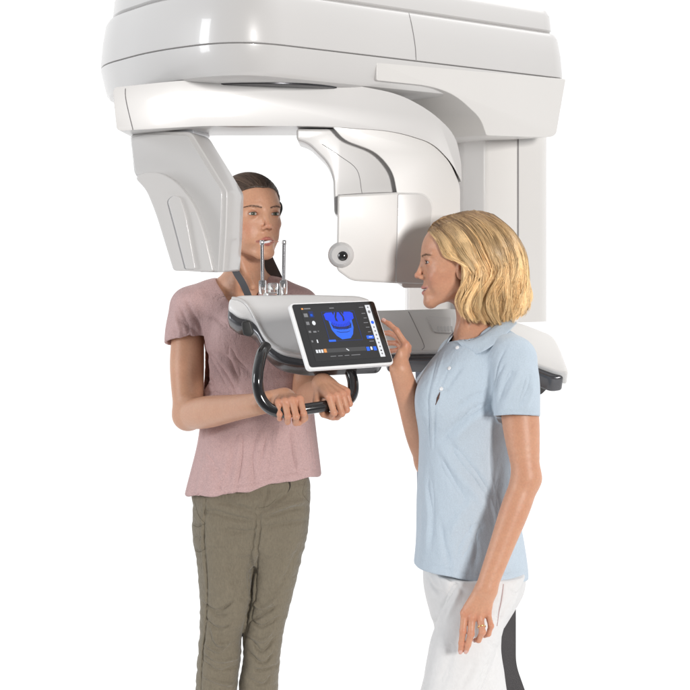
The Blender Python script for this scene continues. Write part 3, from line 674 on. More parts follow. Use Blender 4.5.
def basis(yaw, pitch, roll=0):
    """yaw 0 faces the camera, + turns towards image right; columns: subject's left, forward, up"""
    s_, c_ = math.sin(yaw), math.cos(yaw); l = np.array([c_, s_, 0]); f = np.array([s_, -c_, 0]); u = np.array([0, 0, 1.])
    f2 = f * math.cos(pitch) + u * math.sin(pitch); u2 = u * math.cos(pitch) - f * math.sin(pitch)
    l2 = l * math.cos(roll) + u2 * math.sin(roll); u3 = u2 * math.cos(roll) - l * math.sin(roll)
    return np.stack([l2, f2, u3], 1)
def a3(p): return np.array(p, f4)
def plane_item(o, n, k=.002, near=None):
    """cut away the side n points to, only near a point"""
    o = a3(o); n = nrm(n)
    def fn(X, d):
        c = (X - o) @ n
        if near is not None: c = np.where(np.linalg.norm(X - a3(near[0]), axis=1) < near[1], c, -1)
        return np.maximum(d, c)
    return Item('m', fn)

# ================================================================== woman at the unit (dark hair, pink T-shirt)
B_O = NP(250.3, 217.0, 0.0); B_R = basis(math.radians(31), math.radians(5)); B_S = 1.05
b_opt = dict(lip=(.42, .15, .12), brow=(.10, .055, .035), browd=.35, open=.10, lid=.38, zs=1.0, gaze=(-.14, 1, -.03))
shT = Loft([(292, 206, 292, .03, .055), (302, 190, 303, .02, .075), (322, 195, 307, .01, .098), (345, 202, 309, .0, .112), (375, 203, 311, .0, .112), (410, 202, 314, .0, .112), (440, 199, 317, .0, .12), (470, 192, 320, .0, .13), (500, 185, 323, .0, .137), (520, 183, 325, .0, .14)], 2.4)
shR = NP(189, 310, .0); elR = NP(188, 415, -.07); wrR = NP(259, 404, -.42)
shL = NP(300, 306, .05); elL = NP(308, 398, -.10); wrL = NP(328, 391, -.40)
# gripping hands
def grip(c, X, Y, side):
    X, Y = nrm(X), nrm(Y); Y = nrm(Y - X * (X @ Y)); Z = np.cross(X, Y) * side; s = .93
    W = a3(c) - s * (.004 * X + .082 * Y - .0285 * Z * -1 * -1) ; W = a3(c) - s * (.002 * X + .083 * Y) + s * .0262 * Z
    return W, X, Y, Z
thumb_grip = [(.018, .018, -.010), (.040, .045, -.028), (.036, .072, -.050), (.018, .088, -.058)]
pg = {'index': (52, 82, 55, 2), 'middle': (54, 84, 55, 0), 'ring': (56, 84, 55, -1), 'little': (58, 80, 55, -3)}
cR = NP(291, 411.5, -.497); cL = NP(337.5, 404.5, -.462)
W1, X1, Y1, Z1 = grip(cR, P(303, 409.5, -.49) - P(281, 413, -.50), (.45, -.80, .02), 1)
W2_, X2, Y2, Z2 = grip(cL, -(P(348, 401, -.44) - P(326, 406, -.47)), (.06, -.85, -.30), -1)
if Z1[2] < 0: W1, X1, Y1, Z1 = grip(cR, P(303, 409.5, -.49) - P(281, 413, -.50), (.45, -.80, .02), -1)
if Z2[2] < 0: W2_, X2, Y2, Z2 = grip(cL, -(P(348, 401, -.44) - P(326, 406, -.47)), (.06, -.85, -.30), 1)
h1, tp1 = hand(W1, X1, Y1, Z1, pg, thumb_grip)
h2, tp2 = hand(W2_, X2, Y2, Z2, pg, thumb_grip)
neckB = NP(243, 292, .045)
bTor = Loft([(300, 208, 286, .02, .07), (322, 205, 297, .01, .078), (345, 210, 300, .0, .088), (385, 214, 298, .0, .085), (430, 212, 300, .0, .082), (475, 204, 304, .0, .085), (520, 200, 304, .0, .085)], 2.3)
b_items = [
    head_item(B_O, B_R, B_S, b_opt, 0),
    limb([B_O + B_R @ a3([0, -2.6, -5]) * (.01 * B_S), NP(246, 262, .025), NP(244, 292, .045)], [.047, .049, .058], .018),
    limb([NP(244, 283, .05), NP(216, 293, .04), NP(196, 310, .02)], [.040, .032, .030], .03),
    limb([NP(244, 283, .05), NP(272, 291, .05), NP(294, 308, .05)], [.040, .034, .034], .03),
    bTor.item(.03),
    limb([(B_O + B_R @ a3([-5.2, -.8, -6.5]) * (.01 * B_S)), NP(246, 275, -.025), NP(252, 287, -.055)], [.009, .011, .009], .018),
    limb([shR, shR * .5 + elR * .5 + a3([-.004, .0, 0]), elR + a3([0, .004, .02]), elR], [.038, .045, .039, .037], .02),
    limb([elR, elR * .72 + wrR * .28, elR * .35 + wrR * .65, wrR * 1.0, (wrR + W1) / 2, W1], [.037, .041, .033, .0265, .0255, .0235], .02),
    limb([shL, shL * .5 + elL * .5, elL], [.049, .044, .037], .02),
    limb([elL, elL * .7 + wrL * .3, elL * .3 + wrL * .7, wrL, W2_], [.036, .039, .031, .026, .0235], .02),
    h1, h2]
def cut_low(z0): return Item('m', lambda X, d: np.maximum(d, z0 - X[:, 2]))
zc = P(0, 520, 0).z
import time as _t; _t0 = _t.time()
V, Fc = polygonise(b_items + [cut_low(zc + .03)], (-.62, -.66, zc), (.22, .24, 1.74), .0021)
def joints(C, V, tips):
    for tp_ in tips:
        for f in tp_:
            for j in (0, 1, 2, 3):
                r = np.linalg.norm(V - tp_[f][j], axis=1); q = np.exp(-(r / (.012 if j < 1 else .010)) ** 2)[:, None]; C = C * (1 - q * np.array([.0, .16, .17]))
    return C
def nails(tips, which, Zd, parent):
    for f in which:
        p2, p3 = tips[f][2], tips[f][3]; t_ = nrm(p3 - p2); z_ = nrm(a3(Zd) - t_ * (t_ @ a3(Zd))); x_ = np.cross(t_, z_); c_ = p3 - t_ * .002 + z_ * .0042; v = []; ff = []
        for i in range(7):
            for k in range(9):
                a = (k / 8 - .5) * 2.0; l = (i / 6 - .5) * .0105; w_ = .0050 * (1 - .35 * abs(2 * i / 6 - 1) ** 3); v.append(c_ + t_ * l + x_ * w_ * math.sin(a) + z_ * .0018 * math.cos(a) * 1.2)
        for i in range(6):
            for k in range(8): ff.append([i * 9 + k, i * 9 + k + 1, (i + 1) * 9 + k + 1, (i + 1) * 9 + k])
        o = mesh('fingernail', v, ff, NAIL, parent, 180); s_ = o.modifiers.new('s', 'SOLIDIFY'); s_.thickness = .001
def b_col(V):
    C = skin_colour(V, (.56, .30, .19), 3); L = (V - B_O) @ B_R / (.01 * B_S); m_ = np.linalg.norm(L, axis=1) < 15
    C[m_] = head_colour(L[m_], C[m_], b_opt)
    C = joints(C, V, [tp1, tp2])
    for wq in ():
        r = np.linalg.norm(V - wq - .08 * Y1, axis=1); q = np.exp(-(r / .06) ** 2)[:, None]; C = C * (1 - q * np.array([.02, .12, .12]))
    return C
# lower body, inside the trousers, joined into the same mesh
LR = [NP(223, 520, .0), NP(224, 560, -.0), NP(216, 640, -.01), NP(218, 690, .0), NP(219, 800, .03)]
LL = [NP(279, 520, .02), NP(276, 560, .01), NP(266, 602, .0), NP(262, 640, .0), NP(259, 690, .02), NP(262, 800, .06)]
lowb = [U_ell(NP(252, 515, 0), (.135, .085, .09), .03), limb(LR, [.065, .062, .043, .045, .032], .03), limb(LL, [.058, .050, .042, .040, .038, .030], .03),
        limb([LR[-1] + a3([0, .02, 0]), NP(222, 806, -.12)], [.032, .026], .02, 3), limb([LL[-1] + a3([0, .02, 0]), NP(276, 806, -.09)], [.032, .026], .02, 3)]
V2, F2 = polygonise(lowb, (-.42, -.25, .0), (.05, .2, 1.0), .008)
def join(a, b): return np.vstack([a[0], b[0]]), np.vstack([a[1], b[1] + len(a[0])])
Vb, Fb = join((V, Fc), (V2, F2))
brun = mk('person', Vb, Fb, SKIN, None, b_col(Vb))
tag(brun, 'dark haired woman in dusty pink T-shirt and olive trousers gripping the black handlebar', 'person')
eyes(B_O, B_R, B_S, brun, b_opt, GREEN)
print('brunette body', len(Vb), _t.time() - _t0)
# --- T-shirt
sl1, sl2 = NP(186.5, 345, -.02), NP(304, 345, .0)
def tee_base(infl=0.0):
    return [Item('u', lambda X: shT(X, infl), .03, *(lambda c, r: (c, r))(shT.item().c, shT.item().r)),
            limb([NP(238, 292, .05), NP(212, 296, .03), NP(192, 306, .015)], [.047 + infl, .046 + infl, .048 + infl], .03),
            limb([NP(252, 292, .05), NP(276, 294, .045), NP(297, 306, .045)], [.047 + infl, .046 + infl, .048 + infl], .03),
            limb([NP(190, 308, .01), NP(186.5, 330, -.01), NP(186, 352, -.03)], [.054 + infl, .056 + infl, .058 + infl], .022),
            limb([NP(300, 308, .045), NP(304, 330, .03), NP(305, 352, .01)], [.052 + infl, .055 + infl, .056 + infl], .022),
            U_ell(NP(238, 333, -.095), (.052 + infl, .042 + infl, .052 + infl), .05), U_ell(NP(284, 333, -.08), (.048 + infl, .042 + infl, .052 + infl), .05)]
tb = tee_base()
def hollow(t): return Item('m', lambda X, d: np.maximum(d, -(d + t)))
def cut_fn(f): return Item('m', lambda X, d: np.maximum(d, f(X)))
hemz = lambda X: np.interp(X[:, 0], [P(187, 0, 0).x, P(235, 0, 0).x, P(288, 0, 0).x, P(321, 0, 0).x], [P(0, 496, -.05).z, P(0, 493, -.1).z, P(0, 480, -.1).z, P(0, 474, 0).z])
neck_c = a3([NP(244, 0, 0)[0], .05, 0])
neckcut = Item('s', lambda X: rcone(X, NP(243, 290, -.10), NP(240, 262, .02), .060, .080), .004)
def sleeve_cut(o, n, r):
    o = a3(o); n = nrm(n)
    return Item('s', lambda X: np.maximum(rcone(X, o, o + n * .08, r, r), (o - X) @ n), .002)
armcut = lambda o, n, near: plane_item(o, n, near=near)
t_items = tb + [cut_fn(lambda X: hemz(X) - X[:, 2]), hollow(.006), neckcut,
                sleeve_cut(NP(186, 341, -.02), NP(188, 400, -.06) - NP(186.5, 340, -.02) + a3([.01, 0, 0]), .066),
                sleeve_cut(NP(306, 343, .01), NP(312, 400, .0) - NP(304, 340, .01), .062)]
V, Fc = polygonise(t_items, (-.50, -.28, P(0, 525, 0).z), (.02, .26, 1.44), .0030)
V = V + vnormals(V, Fc) * (.0022 * wav(V * a3([1, 1, .45]), 7, 5, 2) * sstep(1.42, 1.2, V[:, 2]))[:, None]
# soft vertical flutes near the hem
ang = np.arctan2(V[:, 1], V[:, 0] + .25); V = V + vnormals(V, Fc) * (.0036 * np.sin(ang * 9 + 1 + 2 * V[:, 2]) * sstep(1.12, .86, V[:, 2]))[:, None]
V = folds(V, Fc, [
    (-.005, .010, [(206, 352), (222, 372), (238, 400)]), (-.004, .009, [(205, 362), (215, 395), (224, 420)]), (.004, .012, [(212, 350), (232, 374), (248, 404)]),
    (-.004, .010, [(208, 425), (230, 412), (262, 402)]), (.004, .012, [(204, 440), (232, 428), (262, 418)]), (-.004, .012, [(204, 455), (216, 470), (222, 492)]),
    (-.005, .012, [(262, 430), (256, 460), (254, 490)]), (-.005, .012, [(292, 425), (296, 450), (300, 474)]), (.005, .014, [(278, 425), (276, 450), (276, 480)]),
    (-.003, .005, [(203, 346), (200, 326), (190, 308), (186, 297)]), (-.003, .007, [(176, 318), (190, 326), (201, 338)]), (-.003, .007, [(172, 330), (186, 334), (200, 342)]),
    (-.003, .008, [(200, 312), (216, 318), (230, 330)]), (-.0015, .003, [(166.5, 333), (184, 336), (205, 341)]), (-.0015, .003, [(190, 491), (250, 484), (286, 474), (320, 469)]),
    (-.004, .010, [(228, 345), (236, 368), (240, 392)]), (.003, .01, [(214, 382), (212, 410), (208, 440)]),
    (-.004, .008, [(240, 432), (238, 460), (232, 488)]), (.0035, .009, [(230, 440), (226, 465), (214, 490)]), (-.0035, .007, [(308, 420), (310, 445), (314, 468)]), (.003, .008, [(268, 440), (266, 462), (266, 484)]),
    (-.003, .006, [(214, 352), (234, 360), (250, 372)]), (-.003, .006, [(206, 392), (222, 396), (240, 398)]), (-.003, .005, [(180, 306), (186, 320), (190, 336)]), (.003, .006, [(174, 312), (178, 326), (180, 338)])], 1.6)
tee = mk('t_shirt', V, Fc, TEE, brun, np.tile(a3([.52, .355, .345]), (len(V), 1)))
# --- trousers
hips = Loft([(462, 204, 304, .0, .09), (485, 193, 310, .0, .103), (510, 193.5, 309, .0, .106), (533, 196.5, 304, .0, .098), (548, 200, 299, .0, .088), (563, 208, 288, .0, .055)], 2.4)
legR = Loft([(500, 202, 250, .0, .085), (530, 194.5, 255, -.005, .092), (560, 197, 256, -.01, .088), (602, 200, 253, -.015, .075), (635, 199.5, 242, -.01, .066), (655, 198, 241, -.005, .064), (690, 196, 237, .01, .062), (740, 199, 236, .03, .058), (800, 204, 234, .03, .045)], 2.1)
legL = Loft([(500, 264, 302, .01, .08), (530, 257, 306, .01, .088), (560, 250, 301, .01, .084), (602, 245, 291, .005, .072), (635, 243, 283, .0, .064), (660, 243, 280, .0, .062), (690, 239, 278, .02, .06), (740, 244, 278, .045, .056), (800, 248, 276, .06, .045)], 2.1)
p_items = [hips.item(0), Item('u', lambda X: smin(legR(X), legL(X), .003), .028, a3(NP(250, 640, 0)), .9), cut_fn(lambda X: X[:, 2] - P(0, 466, 0).z), hollow(.007)]
V, Fc = polygonise(p_items, (-.46, -.16, .05), (.02, .17, 1.02), .0032)
rr_ = np.random.default_rng(8); fl = []
for j in range(8):
    y0 = 608 + j * 10.5 + rr_.uniform(-2, 2); fl.append((rr_.choice([-.0075, -.005, .006]), .0042, [(199 + rr_.uniform(0, 14), y0 - 7 + rr_.uniform(-7, 7)), (218, y0 + rr_.uniform(-3, 5)), (238 - rr_.uniform(0, 12), y0 - 3 + rr_.uniform(-9, 6))]))
    fl.append((rr_.choice([-.0075, -.005, .006]), .0042, [(245 + rr_.uniform(0, 10), y0 - 4 + rr_.uniform(-7, 7)), (262, y0 + rr_.uniform(-3, 5)), (281 - rr_.uniform(0, 10), y0 - 8 + rr_.uniform(-7, 5))]))
fl += [(-.016, .006, [(259, 522), (257, 535), (255, 552), (254, 575), (252.5, 600), (247, 625), (242.5, 650)]), (-.005, .006, [(258, 522), (236, 518), (212, 512), (200, 514)]), (-.004, .006, [(258, 514), (238, 506), (215, 502)]), (-.004, .006, [(258, 530), (240, 532), (220, 530)]), (-.006, .006, [(257, 505), (258, 520), (257, 540)]),
       (-.004, .006, [(262, 520), (282, 512), (308, 506)]), (-.004, .006, [(262, 528), (284, 524), (308, 520)]), (-.004, .006, [(262, 512), (276, 502), (290, 492)]), (.004, .008, [(262, 516), (286, 506), (308, 500)]),
       (-.003, .0032, [(206, 499), (204, 540), (207, 580), (206, 620), (202, 660), (201, 690)]), (.002, .003, [(203.5, 499), (201.5, 540), (204.5, 580)]),
       (-.003, .004, [(191, 524), (198, 526), (203, 524)]), (-.003, .004, [(193, 536), (199, 538), (204, 536)]), (-.003, .004, [(193, 548), (200, 551), (204, 549)]),
       (-.004, .01, [(256, 545), (250, 575), (254, 600)]), (-.004, .01, [(228, 560), (236, 585), (248, 604)]), (-.003, .008, [(300, 545), (286, 575), (270, 600)]), (-.003, .004, [(268, 488), (264, 505), (259, 518)])]
V = folds(V, Fc, fl, 1.35)
V = V + vnormals(V, Fc) * (.0018 * wav(V * a3([.7, .7, 1.6]), 16, 9, 2))[:, None]
tr = mk('trousers', V, Fc, CORD, brun, a3([.188, .162, .118]) * (1 + .10 * sstep(.25, 1, wav(V, 3, 4, 2)))[:, None] * (1 + .03 * wav(V * a3([1, 1, .3]), 60, 2, 2))[:, None])
trb = npbvh(V, Fc)
o = seam('fly_gap_shade', trb, [(284, 476), (288, 480), (290, 486), (288, 492), (283, 498), (278, 504)], [.0045, .004, .0022, .0008], mat('fly gap shade', (.045, .037, .028), .9), brun, lift=-.0022)  # dark tube laid on the cloth as the shade inside the fly gap
THR = mat('olive seam thread', (.10, .083, .055), .9)
for q_ in ([(206, 499), (204, 540), (207, 580), (206, 620), (202, 660), (201, 690)], [(194, 500), (199, 516), (206, 524)], [(305, 482), (303, 494), (311, 504)], [(191.5, 524), (198, 527), (204, 524)], [(193, 549), (199, 552), (205, 549)], [(259, 508), (268, 506), (276, 499)]):
    seam('trouser_seam', trb, q_, .0007, THR, tr, lift=-.0001)
# --- neck strap
STRAP = mat('grey strap', (.07, .072, .08), .4, coat=.2)
def ribbon(name, pts, wv, m, parent, th=.002):
    p = catmull(pts, 6); v = []; n = len(p); t = np.gradient(p, axis=0)
    for i in range(n):
        a = nrm(np.cross(t[i], [0, -1, .1])); d = nrm(np.cross(a, t[i])); ww = np.interp(i / (n - 1), [0, 1], wv) / 2
        v += [p[i] + a * ww + d * th, p[i] - a * ww + d * th, p[i] - a * ww - d * th, p[i] + a * ww - d * th]
    f = [[i * 4 + k, i * 4 + (k + 1) % 4, (i + 1) * 4 + (k + 1) % 4, (i + 1) * 4 + k] for i in range(n - 1) for k in range(4)] + [[0, 1, 2, 3], [(n - 1) * 4 + k for k in range(4)]]
    o = mesh(name, v, f, m, parent, 30); bm = bmesh.new(); bm.from_mesh(o.data); bmesh.ops.recalc_face_normals(bm, faces=bm.faces); bm.to_mesh(o.data); bm.free(); return o
tube('ponytail', [NP(272, 200, .10), NP(279.5, 203, .09), NP(281.3, 209, .09), NP(279.5, 217, .095)], [.002, .004, .0038, .001], RUBBER, brun, seg=10)
ribbon('neck_strap', [NP(230, 258, -.02), NP(236, 272, -.04), NP(243, 284, -.07), NP(249, 298, -.10), NP(252, 312, -.125)], (.018, .018), STRAP, brun)
ribbon('neck_strap', [NP(262, 248, .085), NP(268, 262, .08), NP(275, 277, .06), NP(284, 296, .03)], (.034, .036), STRAP, brun)
# --- hair: pulled back cap with combed strands
def cap_region(L):
    hl = np.interp(L[:, 1], [-12, -6, -1.5, .5, 1.5, 3.5, 5.6, 7.2, 9.5], [-6.5, -5.5, -1.5, .5, 1.6, 3.6, 5.4, 6.4, 6.7]) + .12 * np.abs(L[:, 0]) * (L[:, 1] > 5)
    return hl - L[:, 2]
def caps(X):
    L = (X - B_O) @ B_R / (.01 * B_S); d = ell(L, (0, -.95, 3.1), (7.5, 9.45, 8.0)) - .28
    a = np.arctan2(L[:, 0], L[:, 2] - 1.0); d = d - .045 * np.sin(a * 55 + .6 * L[:, 1]) - .03 * np.sin(a * 97)
    d = smax(d, cap_region(L), .45)
    return d * (.01 * B_S)
V, Fc = polygonise([Item('u', caps, 0, B_O, .2)], B_O - .15, B_O + .15, .0019)
hc = mk('hair', V, Fc, HAIRM, brun, a3([.065, .042, .030]) * (1 + .5 * wav((V - B_O) @ B_R * a3([3, .5, 1]), 40, 3, 2))[:, None])
n = 2600; r_ = np.random.default_rng(2); th = r_.uniform(-1.75, 1.75, n); k = 14; paths = np.zeros((n, k, 3)); 
t0 = r_.uniform(0, .55, n)
for j, t in enumerate(np.linspace(0, 1, k)):
    phi = np.clip(t0 + t * .5, 0, 1) * 2.6; yy = np.cos(phi); rr = np.sin(phi)                 # from brow (phi small) to nape
    lx = 7.75 * np.sin(th) * np.maximum(rr, .0); ly = -.95 + 9.65 * yy; lz = 3.1 + 8.2 * np.cos(th) * rr
    paths[:, j] = np.stack([lx, ly, lz], 1)
rad = 1 + r_.uniform(.0, .025, n)[:, None]
paths = (paths - a3([0, -.95, 3.1])) * rad[..., None] + a3([0, -.95, 3.1])
ok = (cap_region(paths[:, 0]) < -.1) & (cap_region(paths[:, -1]) < 0); paths = paths[ok]
c = a3([.095, .062, .044]) * r_.uniform(.5, 2.2, len(paths))[:, None]; cols = np.repeat(c[:, None], k, 1)
strands('hair_strands', paths @ B_R.T * (.01 * B_S) + B_O, .00045, HAIRM, brun, cols)
print('brunette', _t.time() - _t0)
for o_ in COL.objects:
    if o_.type == 'MESH' and len(o_.data.vertices) > 3000:
        q = np.zeros(len(o_.data.vertices) * 3); o_.data.vertices.foreach_get('co', q); q = q.reshape(-1, 3); print(o_.name, q.min(0).round(2), q.max(0).round(2))
# ================================================================== woman operating the touchscreen (blonde, light blue polo shirt)
_t1 = _t.time(); D0 = -.47
G_O = NP(456, 261.5, D0); G_R = basis(math.radians(-87), math.radians(-1)); G_S = .945
g_opt = dict(zs=1.02, lip=(.50, .20, .17), brow=(.26, .15, .08), browd=.5, open=.20, smile=2.0, lid=.40, gaze=(.30, 1, -.06))
gsc = .01 * G_S
gT = Loft([(334, 452, 503, -.47, .055), (346, 444, 516, -.47, .11), (362, 430, 521, -.47, .135), (378, 422, 521, -.47, .142), (392, 417.5, 521, -.47, .143), (407, 416, 519, -.47, .140), (436, 418.5, 516, -.47, .132), (465, 418.5, 514, -.47, .128), (500, 417, 516, -.47, .135), (540, 415.5, 523, -.47, .148), (570, 413, 527.5, -.47, .155), (600, 412, 529, -.47, .155)], 2.25)
sN = NP(516, 358, -.605); eN = NP(526.5, 478, -.655); wN = NP(488, 583, -.69)
sF = NP(458, 357, -.345); eF = NP(430, 462, -.38); wF = NP(401, 373, -.525)
Y_ = P(471, 617, -.70) - P(487, 588, -.69); X_ = Vector((-.9, 0.05, -.30)); 
hN, tipN = hand(NP(486.5, 588, -.69), X_, Y_, (-.05, -1, 0), None,
    [NP(479, 592, -.675), NP(468, 603, -.668), NP(463.5, 615, -.662), NP(462.5, 626, -.660)], s=.90,
    custom=dict(index=[NP(464.5, 613, -.69), NP(463, 631, -.698), NP(461.5, 643, -.692), NP(460.5, 651.5, -.684)],
                middle=[NP(472, 617, -.695), NP(471, 634, -.706), NP(468, 644.5, -.698), NP(466, 651, -.688)],
                ring=[NP(480, 617.5, -.695), NP(482.5, 632, -.714), NP(478.5, 640, -.70), NP(475.5, 640, -.683)],
                little=[NP(487.5, 612.5, -.688), NP(491, 626, -.703), NP(488.5, 634, -.694), NP(484.5, 636, -.680)]))
hF, tipF = hand(NP(400, 370, -.525), (-.12, -1, .0), NP(405, 343, -.515) - NP(400, 370, -.525), (1, -.15, -.1), None,
    [NP(400, 364, -.535), NP(403, 352, -.552), NP(394, 343, -.562), NP(384, 336, -.548)], s=.86,
    custom=dict(index=[NP(405.5, 344.5, -.52), NP(396.5, 330.5, -.515), NP(389, 324, -.505), NP(383, 320.5, -.50)],
                middle=[NP(407, 347, -.502), NP(397, 336, -.480), NP(389, 333, -.462), NP(382, 333, -.452)],
                ring=[NP(407, 350.5, -.486), NP(397, 343, -.462), NP(389, 343, -.447), NP(383, 344, -.44)],
                little=[NP(406, 355, -.472), NP(398, 350, -.452), NP(391, 351, -.441), NP(386, 353, -.435)]))
gTor = Loft([(345, 455, 503, -.47, .09), (362, 440, 509, -.47, .112), (392, 430, 510, -.47, .11), (436, 430, 505, -.47, .10), (500, 430, 504, -.47, .10), (570, 432, 512, -.47, .105), (600, 436, 510, -.47, .10)], 2.3)
g_items = [head_item(G_O, G_R, G_S, g_opt, 0),
    limb([G_O + G_R @ a3([0, -3.0, -5]) * gsc, NP(475, 312, D0), NP(478, 338, D0)], [.045, .045, .053], .018),
    limb([NP(478, 338, D0), NP(500, 346, -.53), sN], [.040, .033, .032], .03), limb([NP(476, 340, D0), NP(466, 348, -.41), sF], [.040, .033, .032], .03),
    gTor.item(.03),
    limb([sN, sN * .5 + eN * .5 + a3([-.002, 0, 0]), eN + a3([-.002, 0, .02]), eN], [.036, .0425, .031, .030], .02),
    limb([eN, eN * .72 + wN * .28, eN * .35 + wN * .65, wN, NP(487, 588, -.69)], [.030, .0325, .0275, .0235, .022], .02),
    limb([sF, sF * .5 + eF * .5, eF], [.040, .040, .034], .02), limb([eF, eF * .7 + wF * .3, eF * .3 + wF * .7, wF, NP(400, 370, -.525)], [.033, .037, .030, .025, .023], .02),
    limb([NP(466, 292, -.53), NP(465, 312, -.525), NP(462, 332, -.50)], [.008, .010, .008], .016),
    hN, hF]
zg = P(0, 600, D0).z
V, Fc = polygonise(g_items + [cut_low(zg + .03)], (.05, -.80, zg - .14), (.50, -.24, 1.66), .0021) if False else polygonise(g_items + [Item('m', lambda X, d: np.where(X[:, 0] ** 2 * 0 + ((X[:, 1] + .47) / .175) ** 2 < 1, np.maximum(d, zg + .03 - X[:, 2]), d))], (.05, -.80, P(0, 665, -.69).z), (.50, -.22, 1.66), .0021)
GL = [NP(476, 605, -.55), NP(457, 660, -.57), NP(430, 750, -.57), NP(415, 870, -.53)]; GR = [NP(470, 605, -.39), NP(477, 660, -.37), NP(498, 750, -.37), NP(525, 845, -.35)]
glow = [U_ell(NP(474, 590, D0), (.085, .105, .06), .03), limb(GL, [.06, .055, .042, .032], .03), limb(GR, [.055, .045, .04, .03], .03), limb([GL[-1], GL[-1] + a3([-.14, 0, -.03])], [.032, .026], .02, 3), limb([GR[-1], GR[-1] + a3([-.14, 0, -.03])], [.03, .026], .02, 3)]
V2, F2 = polygonise(glow, (-.05, -.75, -.02), (.60, -.2, 1.0), .008)
Vg, Fg = join((V, Fc), (V2, F2))
def g_col(V):
    C = skin_colour(V, (.57, .295, .185), 7); L = (V - G_O) @ G_R / gsc; m_ = np.linalg.norm(L, axis=1) < 15
    C[m_] = head_colour(L[m_], C[m_], g_opt); return joints(C, V, [tipN, tipF])
blon = mk('person', Vg, Fg, SKIN, None, g_col(Vg))
tag(blon, 'woman with wavy blonde bob in light blue polo shirt and white trousers touching the screen', 'person')
eyes(G_O, G_R, G_S, blon, g_opt, BROWN)
nails(tipN, ['index', 'middle', 'ring'], (-.1, -1, .1), blon); nails(tipF, ['index'], (.3, -1, .5), blon)
# teeth
mk_t = lambda V: None
V, Fc = polygonise([Item('u', lambda X: ell((X - G_O) @ G_R / gsc, (0, 6.2, -6.75), (1.9, 2.2, .5)) * gsc, 0, G_O, .2)], G_O - .12, G_O + .12, .0016)
mk('teeth', V, Fc, mat('teeth', (.72, .68, .62), .25), blon)
# ring on the ring finger
pr = (tipN['ring'][0] * .35 + tipN['ring'][1] * .65); ax = nrm(tipN['ring'][1] - tipN['ring'][0])
u_ = nrm(np.cross(ax, [1, 0, 0])); v_ = np.cross(ax, u_)
tube('finger_ring', [pr + .0086 * (math.cos(a) * u_ + math.sin(a) * v_) for a in np.linspace(0, 2 * math.pi, 17)], .0011, mat('gold', (.9, .62, .25), .2, metal=1), blon, seg=8, per=2)
print('blonde body', len(Vg), _t.time() - _t1)
# --- polo shirt
gi = gT.item()
po_items = [Item('u', lambda X: gT(X), .03, gi.c, gi.r),
            limb([NP(478, 340, D0), NP(499, 345, -.53), NP(514, 357, -.595)], [.045, .042, .044], .03), limb([NP(476, 342, D0), NP(466, 348, -.41), NP(460, 357, -.355)], [.045, .042, .044], .03),
            limb([NP(513, 361, -.598), NP(516, 385, -.625), NP(517, 425, -.645)], [.052, .0535, .0525], .022), limb([sF, sF * .6 + eF * .4], [.050, .050], .02),
            U_ell(NP(436, 398, -.545), (.042, .050, .058), .05), U_ell(NP(428, 400, -.43), (.035, .045, .052), .05),
            cut_fn(lambda X: np.interp(X[:, 0], [P(413, 0, -.5).x, P(451, 0, -.6).x, P(488, 0, -.6).x, P(526, 0, -.5).x], [P(0, 565, -.5).z, P(0, 576, -.6).z, P(0, 582, -.6).z, P(0, 578, -.5).z]) - X[:, 2]),
            hollow(.006), Item('s', lambda X: rcone(X, NP(473, 343, D0 - .01), NP(470, 300, D0), .056, .066), .004),
            sleeve_cut(NP(517, 416.5, -.645), NP(517, 430, -.645) - NP(516.5, 400, -.632), .057),
            sleeve_cut(sF * .62 + eF * .38, eF - sF, .056)]
V, Fc = polygonise(po_items, (.10, -.74, P(0, 592, -.6).z), (.50, -.24, 1.36), .0029)
V = V + vnormals(V, Fc) * (.0020 * wav(V * a3([1, 1, .5]), 8, 15, 2) * sstep(1.32, 1.2, V[:, 2]))[:, None]
V = folds(V, Fc, [
    (-.0045, .008, [(491, 402), (472, 412), (452, 428), (440, 440)]), (.004, .010, [(490, 410), (470, 424), (452, 444)]), (-.005, .010, [(446, 438), (464, 462), (484, 486), (496, 506)]), (.0045, .011, [(440, 448), (458, 474), (480, 498), (494, 520)]),
    (-.004, .009, [(441, 458), (452, 480), (468, 506)]), (-.0035, .010, [(428, 470), (432, 510), (430, 550)]), (.0035, .012, [(446, 540), (462, 514), (474, 500)]), (-.004, .011, [(458, 560), (470, 535), (484, 520)]), (-.004, .009, [(500, 470), (496, 505), (500, 540)]),
    (-.003, .0028, [(507, 346), (499, 362), (494, 385), (491, 405), (494, 418)]), (-.0018, .0024, [(493, 420), (491, 450), (492, 475), (500, 505), (501, 560), (499, 580)]),
    (-.002, .002, [(496, 413), (517, 413), (538, 412)]), (-.002, .002, [(495, 410.5), (517, 411), (539, 409)]), (-.0013, .002, [(416, 558), (450, 570), (488, 576), (524, 572)]),
    (-.004, .007, [(512, 368), (504, 384), (498, 402)]), (.0045, .007, [(522, 366), (514, 384), (506, 402)]), (-.0035, .007, [(530, 372), (524, 392), (517, 408)]), (.003, .006, [(534, 384), (530, 398), (526, 408)]),
    (-.003, .006, [(462, 366), (452, 380), (444, 396)]), (.002, .003, [(444, 352), (437, 376), (431, 398), (432, 420), (432, 448)]), (-.002, .0022, [(440, 350), (433, 374), (428, 398), (429, 420), (430, 448)]), (-.002, .0022, [(451, 362), (442, 384), (436, 402), (434.5, 425), (434, 448)]),
    (-.0035, .007, [(474, 470), (486, 500), (492, 530)]), (.003, .008, [(424, 480), (428, 515), (426, 550)]), (-.0035, .007, [(440, 520), (444, 545), (450, 566)]), (-.003, .006, [(486, 392), (470, 398), (456, 408)]), (-.003, .006, [(470, 520), (476, 545), (474, 568)]), (-.003, .005, [(505, 362), (498, 376), (495, 394)])], 1.15)
pcol = np.tile(a3([.485, .565, .64]), (len(V), 1))
